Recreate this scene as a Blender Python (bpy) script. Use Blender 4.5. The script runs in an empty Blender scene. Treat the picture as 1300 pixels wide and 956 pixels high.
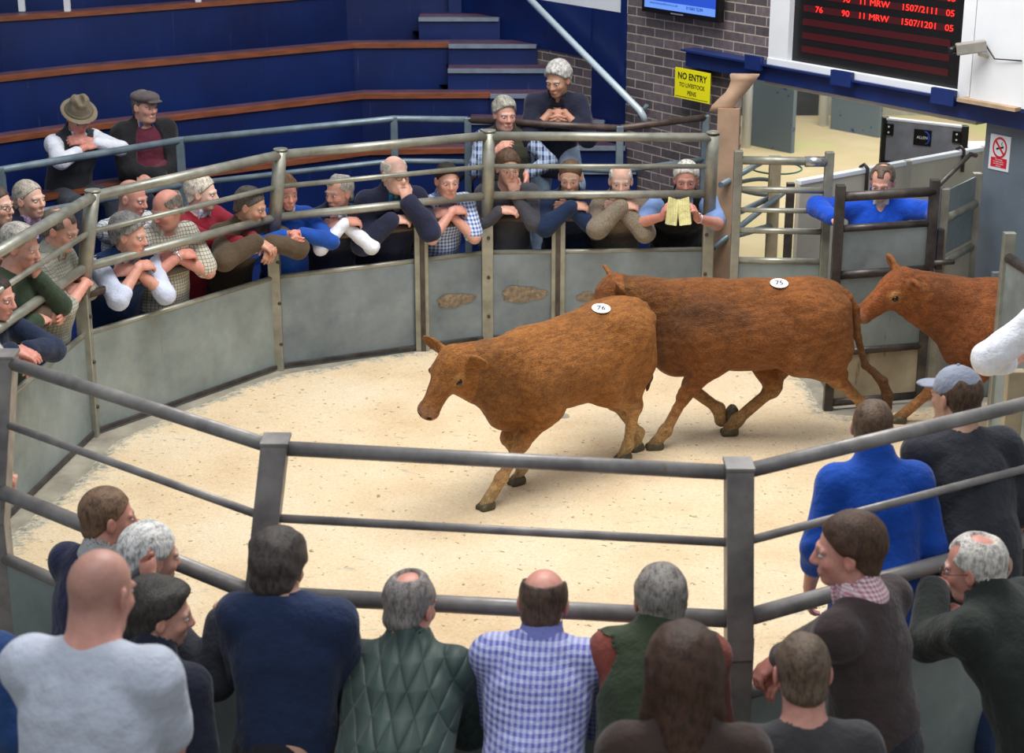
import bpy, bmesh, math, random
import numpy as np
from mathutils import Vector, Matrix, Euler
random.seed(7)
S = bpy.context.scene
COL = S.collection
# ------------------------------------------------------------------ camera
FPX, CAMH, TH = 2200.0, 4.0, math.radians(18)
cd = bpy.data.cameras.new('camera'); cam = bpy.data.objects.new('camera', cd); COL.objects.link(cam)
cam.location = (0, 0, CAMH); cam.rotation_euler = (math.pi/2-TH, 0, 0)
cd.sensor_width = 36; cd.lens = 36*FPX/1300; cd.shift_y = -45/1300
cd.clip_end = 200
cd.dof.use_dof = True; cd.dof.focus_distance = 10.6; cd.dof.aperture_fstop = 4.0
S.camera = cam
# ------------------------------------------------------------------ light
S.view_settings.view_transform = 'Standard'; S.view_settings.look = 'None'
S.view_settings.exposure = 0.0; S.view_settings.gamma = 1.0
S.view_settings.use_curve_mapping = False
w = bpy.data.worlds.new('World'); S.world = w; w.use_nodes = True
bg = w.node_tree.nodes['Background']; bg.inputs[0].default_value = (0.86, 0.93, 1.0, 1); bg.inputs[1].default_value = 0.5
def area(name, loc, size, power, color=(1,1,1), aim=None, sy=None):
    l = bpy.data.lights.new(name, 'AREA'); l.energy = power; l.color = color
    l.shape = 'RECTANGLE'; l.size = size; l.size_y = sy or size
    o = bpy.data.objects.new(name, l); COL.objects.link(o); o.location = loc
    d = Vector(aim if aim else (loc[0], loc[1], 0)) - Vector(loc)
    o.rotation_euler = d.to_track_quat('-Z', 'Y').to_euler()
    return o
area('ring_rooflight', (0.6, 9.0, 6.6), 3.6, 430, (1.0, 0.97, 0.92))
area('pens_rooflight', (4.5, 18.5, 5.5), 4.0, 420, (1.0, 0.99, 0.95))
area('hall_rooflight', (1.0, 12.0, 7.5), 4.0, 230, (1.0, 0.98, 0.96), aim=(0.5, 14.5, 0.8))
area('gallery_rooflight', (-0.5, 3.2, 6.8), 3.5, 110, (0.95, 0.97, 1.0))
# ------------------------------------------------------------------ helpers
def lin(c):
    return tuple(((x/255.0)/12.92 if x <= 10 else (((x/255.0)+0.055)/1.055)**2.4) for x in c) + (1.0,)
def unpx(px, py, z=None, Y=None):
    v = (py-433)/FPX; u = (px-650)/FPX
    dy = math.cos(TH)-v*math.sin(TH); dz = math.sin(TH)+v*math.cos(TH)
    t = (CAMH-z)/dz if z is not None else Y/dy
    return Vector((u*t, dy*t, CAMH-dz*t))
def V(*a): return Vector(a)
def tag(o, label=None, cat=None, group=None, kind=None):
    if label: o['label'] = label
    if cat: o['category'] = cat
    if group: o['group'] = group
    if kind: o['kind'] = kind
    return o
def empty(name, loc, rz=0.0, **k):
    o = bpy.data.objects.new(name, None); COL.objects.link(o); o.empty_display_size = .1
    o.location = loc; o.rotation_euler = (0, 0, rz)
    return tag(o, **k)
def attach(o, parent):
    """parent o (world-space mesh, identity transform) to parent keeping its place"""
    o.parent = parent
    M = Matrix.LocRotScale(parent.location, parent.rotation_euler, None)
    if parent.parent:
        pp = parent.parent
        M = Matrix.LocRotScale(pp.location, pp.rotation_euler, None) @ M
    o.data.transform(M.inverted())
class MB:
    def __init__(s): s.bm = bmesh.new(); s.mi = 0
    def _mi(s, n0):
        s.bm.faces.ensure_lookup_table()
        for f in s.bm.faces[n0:]: f.material_index = s.mi
    def box(s, lo, hi, bevel=0, M=None):
        n0 = len(s.bm.faces)
        c = [(a+b)/2 for a, b in zip(lo, hi)]; d = [abs(b-a) for a, b in zip(lo, hi)]
        r = bmesh.ops.create_cube(s.bm, size=1, matrix=Matrix.Translation(c) @ Matrix.Diagonal((*d, 1)))
        vs = r['verts']
        if bevel:
            es = list({e for v in vs for e in v.link_edges})
            rr = bmesh.ops.bevel(s.bm, geom=es, offset=bevel, segments=2, affect='EDGES', profile=.5)
            vs = list({v for f in rr['faces'] for v in f.verts} | {v for v in vs if v.is_valid})
        if M is not None: bmesh.ops.transform(s.bm, matrix=M, verts=vs)
        s._mi(n0); return s
    def obox(s, a, b, wd, ht, bevel=0, z0=None):
        """box whose axis runs a->b; wd = horizontal thickness, ht = height centred on the axis"""
        a = Vector(a); b = Vector(b); d = b-a; L = d.length; d.normalize()
        up = Vector((0, 0, 1))
        if abs(d.z) > .9: up = Vector((0, 1, 0))
        side = up.cross(d).normalized(); up = d.cross(side).normalized()
        R = Matrix((d, side, up)).transposed().to_4x4()
        return s.box((0, -wd/2, -ht/2), (L, wd/2, ht/2), bevel, Matrix.Translation(a) @ R)
    def tube(s, pts, r, seg=14, caps=True, smooth=True):
        n0 = len(s.bm.faces)
        pts = [Vector(p) for p in pts]; n = len(pts)
        rs = r if isinstance(r, (list, tuple)) else [r]*n
        rings = []; prev = None
        for i, p in enumerate(pts):
            if i == 0: t = pts[1]-p
            elif i == n-1: t = p-pts[i-1]
            else: t = (pts[i+1]-p).normalized()+(p-pts[i-1]).normalized()
            t.normalize()
            if prev is None:
                q = Vector((0, 0, 1)) if abs(t.z) < .9 else Vector((1, 0, 0))
                x = t.cross(q).normalized()
            else: x = (prev-t*prev.dot(t)).normalized()
            y = t.cross(x); prev = x
            rings.append([s.bm.verts.new(p+(x*math.cos(2*math.pi*k/seg)+y*math.sin(2*math.pi*k/seg))*rs[i]) for k in range(seg)])
        for i in range(n-1):
            for k in range(seg):
                f = s.bm.faces.new((rings[i][k], rings[i][(k+1)%seg], rings[i+1][(k+1)%seg], rings[i+1][k])); f.smooth = smooth
        if caps:
            s.bm.faces.new(rings[0][::-1]); s.bm.faces.new(rings[-1])
        s._mi(n0); return s
    def prism(s, poly, z0, z1):
        n0 = len(s.bm.faces)
        lo = [s.bm.verts.new((p[0], p[1], z0)) for p in poly]; hi = [s.bm.verts.new((p[0], p[1], z1)) for p in poly]
        n = len(poly)
        s.bm.faces.new(lo[::-1]); s.bm.faces.new(hi)
        for i in range(n): s.bm.faces.new((lo[i], lo[(i+1)%n], hi[(i+1)%n], hi[i]))
        s._mi(n0); return s
    def ball(s, c, r, seg=16, sc=(1, 1, 1)):
        n0 = len(s.bm.faces)
        bmesh.ops.create_uvsphere(s.bm, u_segments=seg, v_segments=seg//2+2, radius=r, matrix=Matrix.Translation(c) @ Matrix.Diagonal((*sc, 1)))
        s.bm.faces.ensure_lookup_table()
        for f in s.bm.faces[n0:]: f.smooth = True
        s._mi(n0); return s
    def build(s, name, mats, parent=None, **k):
        bmesh.ops.recalc_face_normals(s.bm, faces=s.bm.faces)
        me = bpy.data.meshes.new(name); s.bm.to_mesh(me); s.bm.free()
        for m in (mats if isinstance(mats, (list, tuple)) else [mats]): me.materials.append(m)
        o = bpy.data.objects.new(name, me); COL.objects.link(o)
        if parent: attach(o, parent)
        elif k.pop('recenter', True) and len(me.vertices):
            xs = [v.co for v in me.vertices]
            c = Vector((sum(v.x for v in xs)/len(xs), sum(v.y for v in xs)/len(xs), min(v.z for v in xs)))
            me.transform(Matrix.Translation(-c)); o.location = c
        k.pop('recenter', None)
        return tag(o, **k)
# ------------------------------------------------------------------ materials
def newmat(name):
    m = bpy.data.materials.new(name); m.use_nodes = True
    nt = m.node_tree; b = nt.nodes['Principled BSDF']
    return m, nt, b
def N(nt, t, **k):
    n = nt.nodes.new(t)
    for a, v in k.items():
        if a.startswith('i_'): n.inputs[a[2:].replace('_', ' ')].default_value = v
        else: setattr(n, a, v)
    return n
def ramp(nt, fac, stops):
    r = nt.nodes.new('ShaderNodeValToRGB'); nt.links.new(fac, r.inputs[0])
    el = r.color_ramp.elements
    el[0].position, el[0].color = stops[0]; el[1].position, el[1].color = stops[-1]
    for p, c in stops[1:-1]:
        e = el.new(p); e.color = c
    return r
def mixc(nt, fac, a, b, mode='MIX'):
    m = nt.nodes.new('ShaderNodeMix'); m.data_type = 'RGBA'; m.blend_type = mode
    for sock, v in ((m.inputs[0], fac), (m.inputs[6], a), (m.inputs[7], b)):
        if hasattr(v, 'links'): nt.links.new(v, sock)
        else: sock.default_value = v
    return m.outputs[2]
def coords(nt, scale=(1, 1, 1), kind='Object', rot=(0, 0, 0)):
    tc = nt.nodes.new('ShaderNodeTexCoord'); mp = nt.nodes.new('ShaderNodeMapping')
    mp.inputs['Scale'].default_value = scale; mp.inputs['Rotation'].default_value = rot
    nt.links.new(tc.outputs[kind], mp.inputs[0]); return mp.outputs[0]
def noise(nt, co, scale, detail=4, rough=.55):
    n = N(nt, 'ShaderNodeTexNoise'); n.inputs['Scale'].default_value = scale
    n.inputs['Detail'].default_value = detail; n.inputs['Roughness'].default_value = rough
    nt.links.new(co, n.inputs['Vector']); return n.outputs[0]
def bump(nt, b, h, strength=.3, dist=.01):
    n = nt.nodes.new('ShaderNodeBump'); n.inputs['Strength'].default_value = strength; n.inputs['Distance'].default_value = dist
    nt.links.new(h, n.inputs['Height']); nt.links.new(n.outputs[0], b.inputs['Normal'])
_mc = {}
def simple(name, rgb, rough=.6, metal=0, var=.18, nscale=8, bstr=.15, bscale=60, stretch=(1, 1, 1), emit=0):
    key = ('s', name, rgb)
    if key in _mc: return _mc[key]
    m, nt, b = newmat(name)
    c = lin(rgb); d = tuple(x*(1-var) for x in c[:3])+(1,); e = tuple(min(1, x*(1+var)) for x in c[:3])+(1,)
    co = coords(nt, stretch)
    r = ramp(nt, noise(nt, co, nscale), [(.3, d), (.7, e)])
    nt.links.new(r.outputs[0], b.inputs['Base Color'])
    b.inputs['Roughness'].default_value = rough; b.inputs['Metallic'].default_value = metal
    if bstr: bump(nt, b, noise(nt, co, bscale, 3), bstr, .004)
    if emit:
        nt.links.new(r.outputs[0], b.inputs['Emission Color']); b.inputs['Emission Strength'].default_value = emit
    _mc[key] = m; return m
def steel(name, rgb, rgb2, rough=.42, metal=.55, spots=(95, 70, 40), amt=.62, scale=3.0, bstr=.1):
    m, nt, b = newmat(name)
    co = coords(nt)
    r = ramp(nt, noise(nt, co, scale, 6, .6), [(.32, lin(rgb2)), (.68, lin(rgb))])
    st = coords(nt, (1, 1, .25))
    n2 = noise(nt, st, 9, 5, .65)
    f = ramp(nt, n2, [(amt, (0, 0, 0, 1)), (amt+.1, (.75, .75, .75, 1))])
    c = mixc(nt, f.outputs[0], r.outputs[0], lin(spots))
    nt.links.new(c, b.inputs['Base Color'])
    rr = ramp(nt, noise(nt, co, 14, 4), [(.3, (rough-.1,)*3+(1,)), (.7, (rough+.15,)*3+(1,))])
    nt.links.new(rr.outputs[0], b.inputs['Roughness'])
    b.inputs['Metallic'].default_value = metal
    bump(nt, b, noise(nt, co, 30, 4), bstr, .003)
    return m
M = {}
M['sheet'] = steel('galvanised_sheet', (158, 170, 172), (122, 134, 136), rough=.45, metal=.45, spots=(104, 88, 58), amt=.67, scale=2.2)
M['sheet_back'] = steel('galvanised_sheet_dull', (152, 166, 176), (104, 116, 126), rough=.38, metal=.5, spots=(98, 88, 74), amt=.7, scale=1.6)
M['rail'] = steel('galvanised_rail', (172, 172, 160), (128, 128, 118), rough=.38, metal=.5, spots=(120, 96, 66), amt=.68, scale=5)
M['rail_near'] = steel('worn_steel_rail', (150, 146, 142), (108, 104, 104), rough=.42, metal=.25, spots=(120, 100, 84), amt=.68, scale=6)
M['bluish_rail'] = steel('painted_grey_rail', (130, 146, 156), (96, 112, 124), rough=.4, metal=.35, spots=(90, 80, 70), amt=.7, scale=6)
M['rust_rail'] = steel('brown_worn_rail', (104, 88, 82), (70, 58, 54), rough=.45, metal=.4, spots=(58, 44, 36), amt=.6, scale=7)
M['dark_steel'] = steel('dark_worn_steel', (96, 90, 86), (58, 54, 54), rough=.42, metal=.55, spots=(110, 84, 60), amt=.64, scale=8)
M['cream_sheet'] = steel('cream_dirty_sheet', (206, 200, 184), (176, 170, 154), rough=.6, metal=.05, spots=(150, 130, 100), amt=.7, scale=1.4)
M['beige_sheet'] = steel('muddy_beige_sheet', (178, 166, 140), (140, 128, 106), rough=.6, metal=.1, spots=(100, 78, 50), amt=.62, scale=3)
M['grey_paint'] = simple('grey_paint', (104, 116, 128), .5, 0, .14, 4, .1)
M['white'] = simple('white_paint', (226, 230, 236), .5, 0, .05, 3, .05)
M['blue_steel'] = simple('dark_blue_paint', (22, 44, 104), .4, 0, .25, 5, .1)
M['black'] = simple('black_plastic', (16, 16, 18), .35, 0, .1, 5, 0)
M['wood'] = simple('brown_bench_wood', (128, 72, 46), .45, 0, .3, 6, .2, 40, (1, 1, 6))
M['mauve'] = simple('worn_purple_brown_tread', (84, 58, 76), .5, 0, .3, 7, .2)
M['concrete'] = simple('stained_concrete', (150, 144, 130), .85, 0, .3, 5, .5, 40)
M['rubber'] = simple('brown_belt', (170, 140, 116), .7, 0, .2, 5, .2)
def blue_wall_mat():
    m, nt, b = newmat('scuffed_blue_boards')
    co = coords(nt)
    base = ramp(nt, noise(nt, co, 1.3, 4), [(.3, lin((4, 24, 74))), (.7, lin((8, 38, 100)))])
    # worn patches low on each riser and fine vertical scratches
    sc = coords(nt, (14, 14, .7)); s1 = ramp(nt, noise(nt, sc, 3, 6, .7), [(.62, (0, 0, 0, 1)), (.72, (.45, .45, .45, 1))])
    c = mixc(nt, s1.outputs[0], base.outputs[0], lin((74, 84, 120)))
    s2 = ramp(nt, noise(nt, co, 16, 5, .7), [(.7, (0, 0, 0, 1)), (.76, (.7, .7, .7, 1))])
    c = mixc(nt, s2.outputs[0], c, lin((96, 70, 70)))
    nt.links.new(c, b.inputs['Base Color']); b.inputs['Roughness'].default_value = .42
    wv = N(nt, 'ShaderNodeTexWave'); wv.wave_type = 'BANDS'; wv.bands_direction = 'X'; wv.inputs['Scale'].default_value = 3.2
    nt.links.new(co, wv.inputs['Vector'])
    bump(nt, b, wv.outputs[1], .12, .004)
    return m
M['blue_wall'] = blue_wall_mat()
def sawdust_mat():
    m, nt, b = newmat('sawdust')
    co = coords(nt)
    base = ramp(nt, noise(nt, co, 1.1, 8, .6), [(.3, lin((226, 198, 160))), (.5, lin((240, 218, 184))), (.7, lin((244, 228, 200)))])
    g = ramp(nt, noise(nt, co, 60, 6, .7), [(.35, (.72, .68, .6, 1)), (.6, (1, 1, 1, 1))])
    c = mixc(nt, .55, base.outputs[0], g.outputs[0], 'MULTIPLY')
    fl = ramp(nt, noise(nt, co, 30, 3, .5), [(.665, (0, 0, 0, 1)), (.70, (.75, .75, .75, 1))])
    c = mixc(nt, fl.outputs[0], c, lin((132, 116, 72)))
    sm = coords(nt, (1, 2.6, 1), rot=(0, 0, .35))
    f2 = ramp(nt, noise(nt, sm, 5, 5, .6), [(.63, (0, 0, 0, 1)), (.72, (.55, .55, .55, 1))])
    c = mixc(nt, f2.outputs[0], c, lin((158, 164, 160)))
    at = N(nt, 'ShaderNodeAttribute', attribute_name='thin')
    gr = N(nt, 'ShaderNodeMath', operation='ADD'); nt.links.new(at.outputs['Fac'], gr.inputs[0])
    nn = noise(nt, co, 9, 6, .7); mm = N(nt, 'ShaderNodeMath', operation='MULTIPLY_ADD'); nt.links.new(nn, mm.inputs[0]); mm.inputs[1].default_value = 1.6; mm.inputs[2].default_value = -.8
    nt.links.new(mm.outputs[0], gr.inputs[1])
    f3 = ramp(nt, gr.outputs[0], [(.45, (0, 0, 0, 1)), (.8, (1, 1, 1, 1))])
    nc = ramp(nt, noise(nt, co, 30, 5, .7), [(.4, lin((140, 142, 132))), (.6, lin((214, 204, 184)))])
    c = mixc(nt, f3.outputs[0], c, nc.outputs[0])
    nt.links.new(c, b.inputs['Base Color']); b.inputs['Roughness'].default_value = .95
    b.inputs['Specular IOR Level'].default_value = .1
    bump(nt, b, noise(nt, co, 34, 8, .75), .7, .02)
    return m
M['sawdust'] = sawdust_mat()
def pens_floor_mat():
    m, nt, b = newmat('pens_floor')
    co = coords(nt)
    c = ramp(nt, noise(nt, co, .8, 6, .6), [(.35, lin((196, 196, 132))), (.5, lin((204, 184, 142))), (.7, lin((216, 200, 160)))])
    nt.links.new(c.outputs[0], b.inputs['Base Color']); b.inputs['Roughness'].default_value = .9
    return m
M['pens_floor'] = pens_floor_mat()
def brick_mat(name, c1, c2, mortar):
    m, nt, b = newmat(name)
    tc = nt.nodes.new('ShaderNodeUVMap')
    br = nt.nodes.new('ShaderNodeTexBrick'); nt.links.new(tc.outputs[0], br.inputs['Vector'])
    br.inputs['Color1'].default_value = lin(c1); br.inputs['Color2'].default_value = lin(c2); br.inputs['Mortar'].default_value = lin(mortar)
    br.inputs['Scale'].default_value = 1; br.inputs['Brick Width'].default_value = .235; br.inputs['Row Height'].default_value = .0755
    br.inputs['Mortar Size'].default_value = .005; br.inputs['Mortar Smooth'].default_value = .2
    co = coords(nt)
    g = ramp(nt, noise(nt, co, 22, 5, .6), [(.3, (.7, .7, .7, 1)), (.7, (1.15, 1.1, 1.1, 1))])
    c = mixc(nt, 1.0, br.outputs[0], g.outputs[0], 'MULTIPLY')
    nt.links.new(c, b.inputs['Base Color']); b.inputs['Roughness'].default_value = .6
    iv = N(nt, 'ShaderNodeMath', operation='SUBTRACT'); iv.inputs[0].default_value = 1; nt.links.new(br.outputs['Fac'], iv.inputs[1])
    bump(nt, b, iv.outputs[0], .6, .006)
    return m
M['brick'] = brick_mat('dark_brick', (84, 78, 82), (118, 108, 112), (188, 178, 166))
def led_mat(name, rgb, st):
    m, nt, b = newmat(name); b.inputs['Base Color'].default_value = (0.01, 0, 0, 1)
    b.inputs['Emission Color'].default_value = lin(rgb); b.inputs['Emission Strength'].default_value = st; return m
def text(body, size, mat, origin, xdir, zdir, name='lettering', parent=None, ext=.001, align='CENTER', sx=1.0, bold=0.0):
    cu = bpy.data.curves.new(name, 'FONT'); cu.body = body; cu.size = size; cu.align_x = align; cu.align_y = 'CENTER'
    cu.extrude = ext; cu.resolution_u = 3; cu.offset = bold
    tmp = bpy.data.objects.new('t', cu); COL.objects.link(tmp)
    bpy.context.view_layer.update()
    me = bpy.data.meshes.new_from_object(tmp.evaluated_get(bpy.context.evaluated_depsgraph_get()))
    bpy.data.objects.remove(tmp)
    x = Vector(xdir).normalized(); z = Vector(zdir).normalized(); n = x.cross(z)
    R = Matrix((x*sx, z, n)).transposed().to_4x4()
    me.transform(Matrix.Translation(origin) @ R); me.materials.clear(); me.materials.append(mat)
    o = bpy.data.objects.new(name, me); COL.objects.link(o)
    if parent: attach(o, parent)
    return o
# ================================================================== SETTING
G0 = -0.30      # ground outside the raised ring floor
BASE = [V(-2.95, 8.45), V(-2.68, 10.36), V(-1.66, 11.66), V(-.18, 12.33), V(1.45, 12.42), V(2.15, 12.10)]
TOPS = [V(-2.86, 8.47), V(-2.56, 10.34), V(-1.57, 11.57), V(-.165, 12.22), V(1.43, 12.16)]
NBASE = [V(-2.30, 7.10), V(-1.00, 6.06), V(.855, 5.85), V(2.62, 6.84), V(3.12, 8.2)]
NTOPS = [V(-2.22, 7.19), V(-.90, 6.16), V(.833, 5.91), V(2.52, 6.90), V(3.04, 8.22)]
RPOST = V(2.88, 9.73)
def z3(p, z): return V(p.x, p.y, z)
def col_box(mb, a, b, half):   # vertical/leaning channel post
    mb.obox(a, b, half*2, half*2, .006)
# outer ground, pens floor
mb = MB(); mb.box((-16, -4, G0-.3), (16, 13.6, G0)); mb.build('floor', M['concrete'], kind='structure', recenter=False)
mb = MB(); mb.prism([(1.55, 13.6), (16, 13.6), (16, 30), (1.0, 30), (1.0, 14.9), (1.6, 14.0)], G0-.3, G0+.002); mb.build('floor', M['pens_floor'], kind='structure', recenter=False)
ringpoly = [(p.x, p.y) for p in BASE] + [(2.15, 10.85), (2.76, 11.0), (4.6, 11.3), (4.6, 9.7), (2.88, 9.73)] + [(p.x, p.y) for p in NBASE[::-1]]
mb = MB(); mb.prism(ringpoly[::-1], G0-.2, 0.0); mb.build('floor', M['concrete'], kind='structure', recenter=False)
# sawdust bed
def seg_dist(P, a, b):
    ab = b-a; t = np.clip(((P-a)@ab)/(ab@ab), 0, 1); return np.linalg.norm(P-(a+t[:, None]*ab), axis=1)
def poly_sdf(P, poly):
    poly = np.array(poly); d = np.full(len(P), 1e9); inside = np.zeros(len(P), bool); j = len(poly)-1
    for i in range(len(poly)):
        a, b = poly[i], poly[j]; d = np.minimum(d, seg_dist(P, a, b))
        c = ((a[1] > P[:, 1]) != (b[1] > P[:, 1])) & (P[:, 0] < (b[0]-a[0])*(P[:, 1]-a[1])/(b[1]-a[1]+1e-12)+a[0])
        inside ^= c; j = i
    return np.where(inside, d, -d)
def vnoise(P, sc, seed=0):
    """smooth pseudo-noise, sum of rotated sines; P (n,k) -> ~[-1,1]"""
    rs = np.random.RandomState(seed); out = 0
    for i in range(6):
        k = rs.normal(size=P.shape[1]); k = k/np.linalg.norm(k)*sc*(.6+.28*i)
        out = out+np.sin(P@k+rs.rand()*6.28)/(1+.35*i)
    return out/3.0
def grid_mesh(name, xs, ys, zfun, keep, mat, attr=None, **k):
    X, Y = np.meshgrid(xs, ys, indexing='ij'); P = np.stack([X.ravel(), Y.ravel()], 1)
    Z = zfun(P); kp = keep(P); nx, ny = len(xs), len(ys)
    idx = np.arange(nx*ny).reshape(nx, ny)
    q = np.stack([idx[:-1, :-1], idx[1:, :-1], idx[1:, 1:], idx[:-1, 1:]], -1).reshape(-1, 4)
    q = q[kp[q].all(1)]
    used, inv = np.unique(q, return_inverse=True); q = inv.reshape(-1, 4)
    co = np.column_stack([P, Z])[used]
    o = np_mesh(name, co, q, mat)
    if attr:
        a = o.data.attributes.new(attr[0], 'FLOAT', 'POINT'); a.data.foreach_set('value', attr[1](P)[used].astype(np.float32))
    return tag(o, **k)
def np_mesh(name, co, q, mats, parent=None, smooth=True, mi=None):
    me = bpy.data.meshes.new(name)
    me.vertices.add(len(co)); me.vertices.foreach_set('co', np.asarray(co, np.float32).ravel())
    me.loops.add(len(q)*4); me.loops.foreach_set('vertex_index', np.asarray(q, np.int32).ravel())
    me.polygons.add(len(q)); me.polygons.foreach_set('loop_start', np.arange(0, len(q)*4, 4, dtype=np.int32))
    try: me.polygons.foreach_set('loop_total', np.full(len(q), 4, np.int32))
    except Exception: pass
    if mi is not None: me.polygons.foreach_set('material_index', mi.astype(np.int32))
    me.polygons.foreach_set('use_smooth', np.full(len(q), smooth))
    me.update(calc_edges=True); me.validate()
    for m in (mats if isinstance(mats, (list, tuple)) else [mats]): me.materials.append(m)
    o = bpy.data.objects.new(name, me); COL.objects.link(o)
    if parent is not None: o.parent = parent
    return o
def thin(P):
    d = poly_sdf(P, ringpoly); return np.clip(1-(d-.05-.12*vnoise(P, 2.5, 3))/.38, 0, 1)
grid_mesh('sawdust', np.arange(-3.1, 4.4, .045), np.arange(5.7, 12.6, .045),
          lambda P: .012+.010*vnoise(P, 7, 1)+.006*vnoise(P, 23, 2)-.03*np.clip(thin(P)-.75, 0, 1)*4,
          lambda P: poly_sdf(P, ringpoly) > .03, M['sawdust'], ('thin', thin),
          label='pale sawdust bedding spread over the floor of the sale ring', cat='sawdust', kind='stuff')
# ---------------------------------------------------------------- ring barrier, far half
def ring_post(base, top, zt=1.6, r=.046, near=False):
    """kinked ring post: flat channel below, leaning tube above"""
    p = empty('ring_post', z3(base, 0))
    m1 = M['rail_near'] if near else M['rail']
    d = (top-base); zk = .95
    a = MB(); out = (base-V(.3, 9.3)).normalized()
    col_box(a, z3(base, -.29 if not near else -.29), z3(base, zk), .042 if not near else .05)
    a.build('lower_channel', m1, p)
    b = MB(); tt = z3(top, zt)
    if near: b.obox(z3(base, zk-.1), tt, .10, .115, .006)
    else: b.tube([z3(base, zk-.03), tt-V(0, 0, .0)], r, 20)
    u = b.build('upper_post', m1, p)
    c = MB()
    if near: c.obox(tt-V(0, 0, .004), tt+V(0, 0, .012), .108, .123, .004)
    else: c.tube([tt, tt+V(0, 0, .012)], r+.003, 20)
    c.build('cap', m1, p)
    for zz in (.2, .5, .8):
        q = z3(base, zz)-z3(out, 0)*.045
        f = MB(); f.tube([q+V(0, 0, 0), q-z3(out, 0)*.012], .013, 8); f.build('bolt', M['dark_steel'], p)
    return p
labs = ['grey tubular ring post at the left frame edge beside the watching men', 'grey kinked tube post left of the man in the blue padded gilet',
        'grey kinked tube post between the brown jacket man and the blue jumper man', 'tall grey tube post in front of the man holding a fist to his mouth',
        'tall grey post at the right of the man reading a yellow booklet']
for i in range(5):
    tag(ring_post(BASE[i], TOPS[i]), labs[i], 'post', 'posts of the sale ring')
nl = ['brown-grey flat post at the left edge in front of the leaning men', 'dark grey steel post at front left of the ring above the dark haired man', 'dark grey steel post at front right beside the grey haired man in green',
      'dark grey ring post beyond the right edge behind the white haired man', 'dark grey ring post on the far right wall']
for i in range(5):
    tag(ring_post(NBASE[i], NTOPS[i], zt=1.6, near=True), nl[i], 'post', 'posts of the sale ring')
def lerp(a, b, t): return a+(b-a)*t
def at_h(B, T, z):      # point on the leaning upper part at height z
    if z <= .95: return z3(B, z)
    t = (z-.95)/(1.57-.95); return z3(lerp(B, T, t), z)
bay_words = ['far left bay, below the leaning men', 'bay holding the man in the blue padded gilet', 'bay between the blue jumper man and the fist-to-mouth man',
             'bay in front of the man with the yellow booklet']
def bay(B0, T0, B1, T1, words, near=False, sheet=True, grp='barrier panels of the sale ring'):
    mid = lerp(B0, B1, .5)
    p = empty('ring_barrier', z3(mid, 0))
    m = M['rail_near'] if near else M['rail']
    d = (B1-B0).normalized()
    rails = [(1.57, .029, 'top_rail'), (1.30, .017, 'thin_rail'), (1.0, .034, 'leaning_rail')] if near else \
            [(1.57, .033, 'top_rail'), (1.34, .018, 'thin_rail'), (1.115, .030, 'middle_rail'), (.93, .026, 'leaning_rail')]
    for z, r, n in rails:
        a = at_h(B0, T0, z); b = at_h(B1, T1, z); dd = (b-a).normalized()*.03
        MB().tube([a+dd*0, b-dd*0], r, 16).build(n, M['rust_rail'] if (n == 'leaning_rail' and not near) else m, p)
    s = MB(); s.obox(z3(B0, .27)+z3(d, 0)*.03, z3(B1, .27)-z3(d, 0)*.03, .022, .80, .003)
    s.build('steel_sheet', M['sheet_back'] if 'booklet' in words or 'fist' in words else M['sheet'], p)
    MB().tube([z3(B0, .68), z3(B1, .68)], .018 if not near else .027, 12).build('sheet_rail', m, p)
    MB().obox(z3(B0, .03)-V(0, 0, .0), z3(B1, .03), .05, .03, .004).build('bottom_angle', M['dark_steel'], p)
    return tag(p, ('front ' if near else '')+'galvanised ring barrier, '+words, 'barrier', grp)
for i in range(4):
    bay(BASE[i], TOPS[i], BASE[i+1], TOPS[i+1], bay_words[i])
nw = ['rails crossing the lower left corner beside the bald man', 'rails behind the row of seated-looking backs at bottom centre', 'rails in front of the brown jumper man at right', 'bay off the right edge']
bay(NBASE[0], NTOPS[0], NBASE[1], NTOPS[1], nw[0], True); bay(NBASE[1], NTOPS[1], NBASE[2], NTOPS[2], 'long rails between the two dark front posts', True)
bay(NBASE[2], NTOPS[2], NBASE[3], NTOPS[3], nw[2], True); bay(NBASE[3], NTOPS[3], NBASE[4], NTOPS[4], nw[3], True)
bay(BASE[0], TOPS[0], NBASE[0], NTOPS[0], 'bay past the left frame edge', True)
# intermediate channel posts, up to the leaning rail
for (a, b, t, lb) in ((BASE[2], BASE[3], .675, 'short grey channel post below the bald man in the navy coat'), (BASE[3], BASE[4], .322, 'short grey channel post below the crossed-arm man in navy')):
    q = lerp(a, b, t); out = (q-V(0, 9.3)).normalized(); p = empty('intermediate_post', z3(q, 0))
    e = MB(); e.obox(z3(q-out*.035, -.1), z3(q-out*.035, .955), .1, .05, .005); e.build('channel', M['rail'], p)
    e = MB(); e.obox(z3(q-out*.064, .0), z3(q-out*.064, .94), .035, .012, .003); e.build('front_strip', M['dark_steel'], p)
    tag(p, lb, 'post', 'short posts of the ring')
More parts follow.
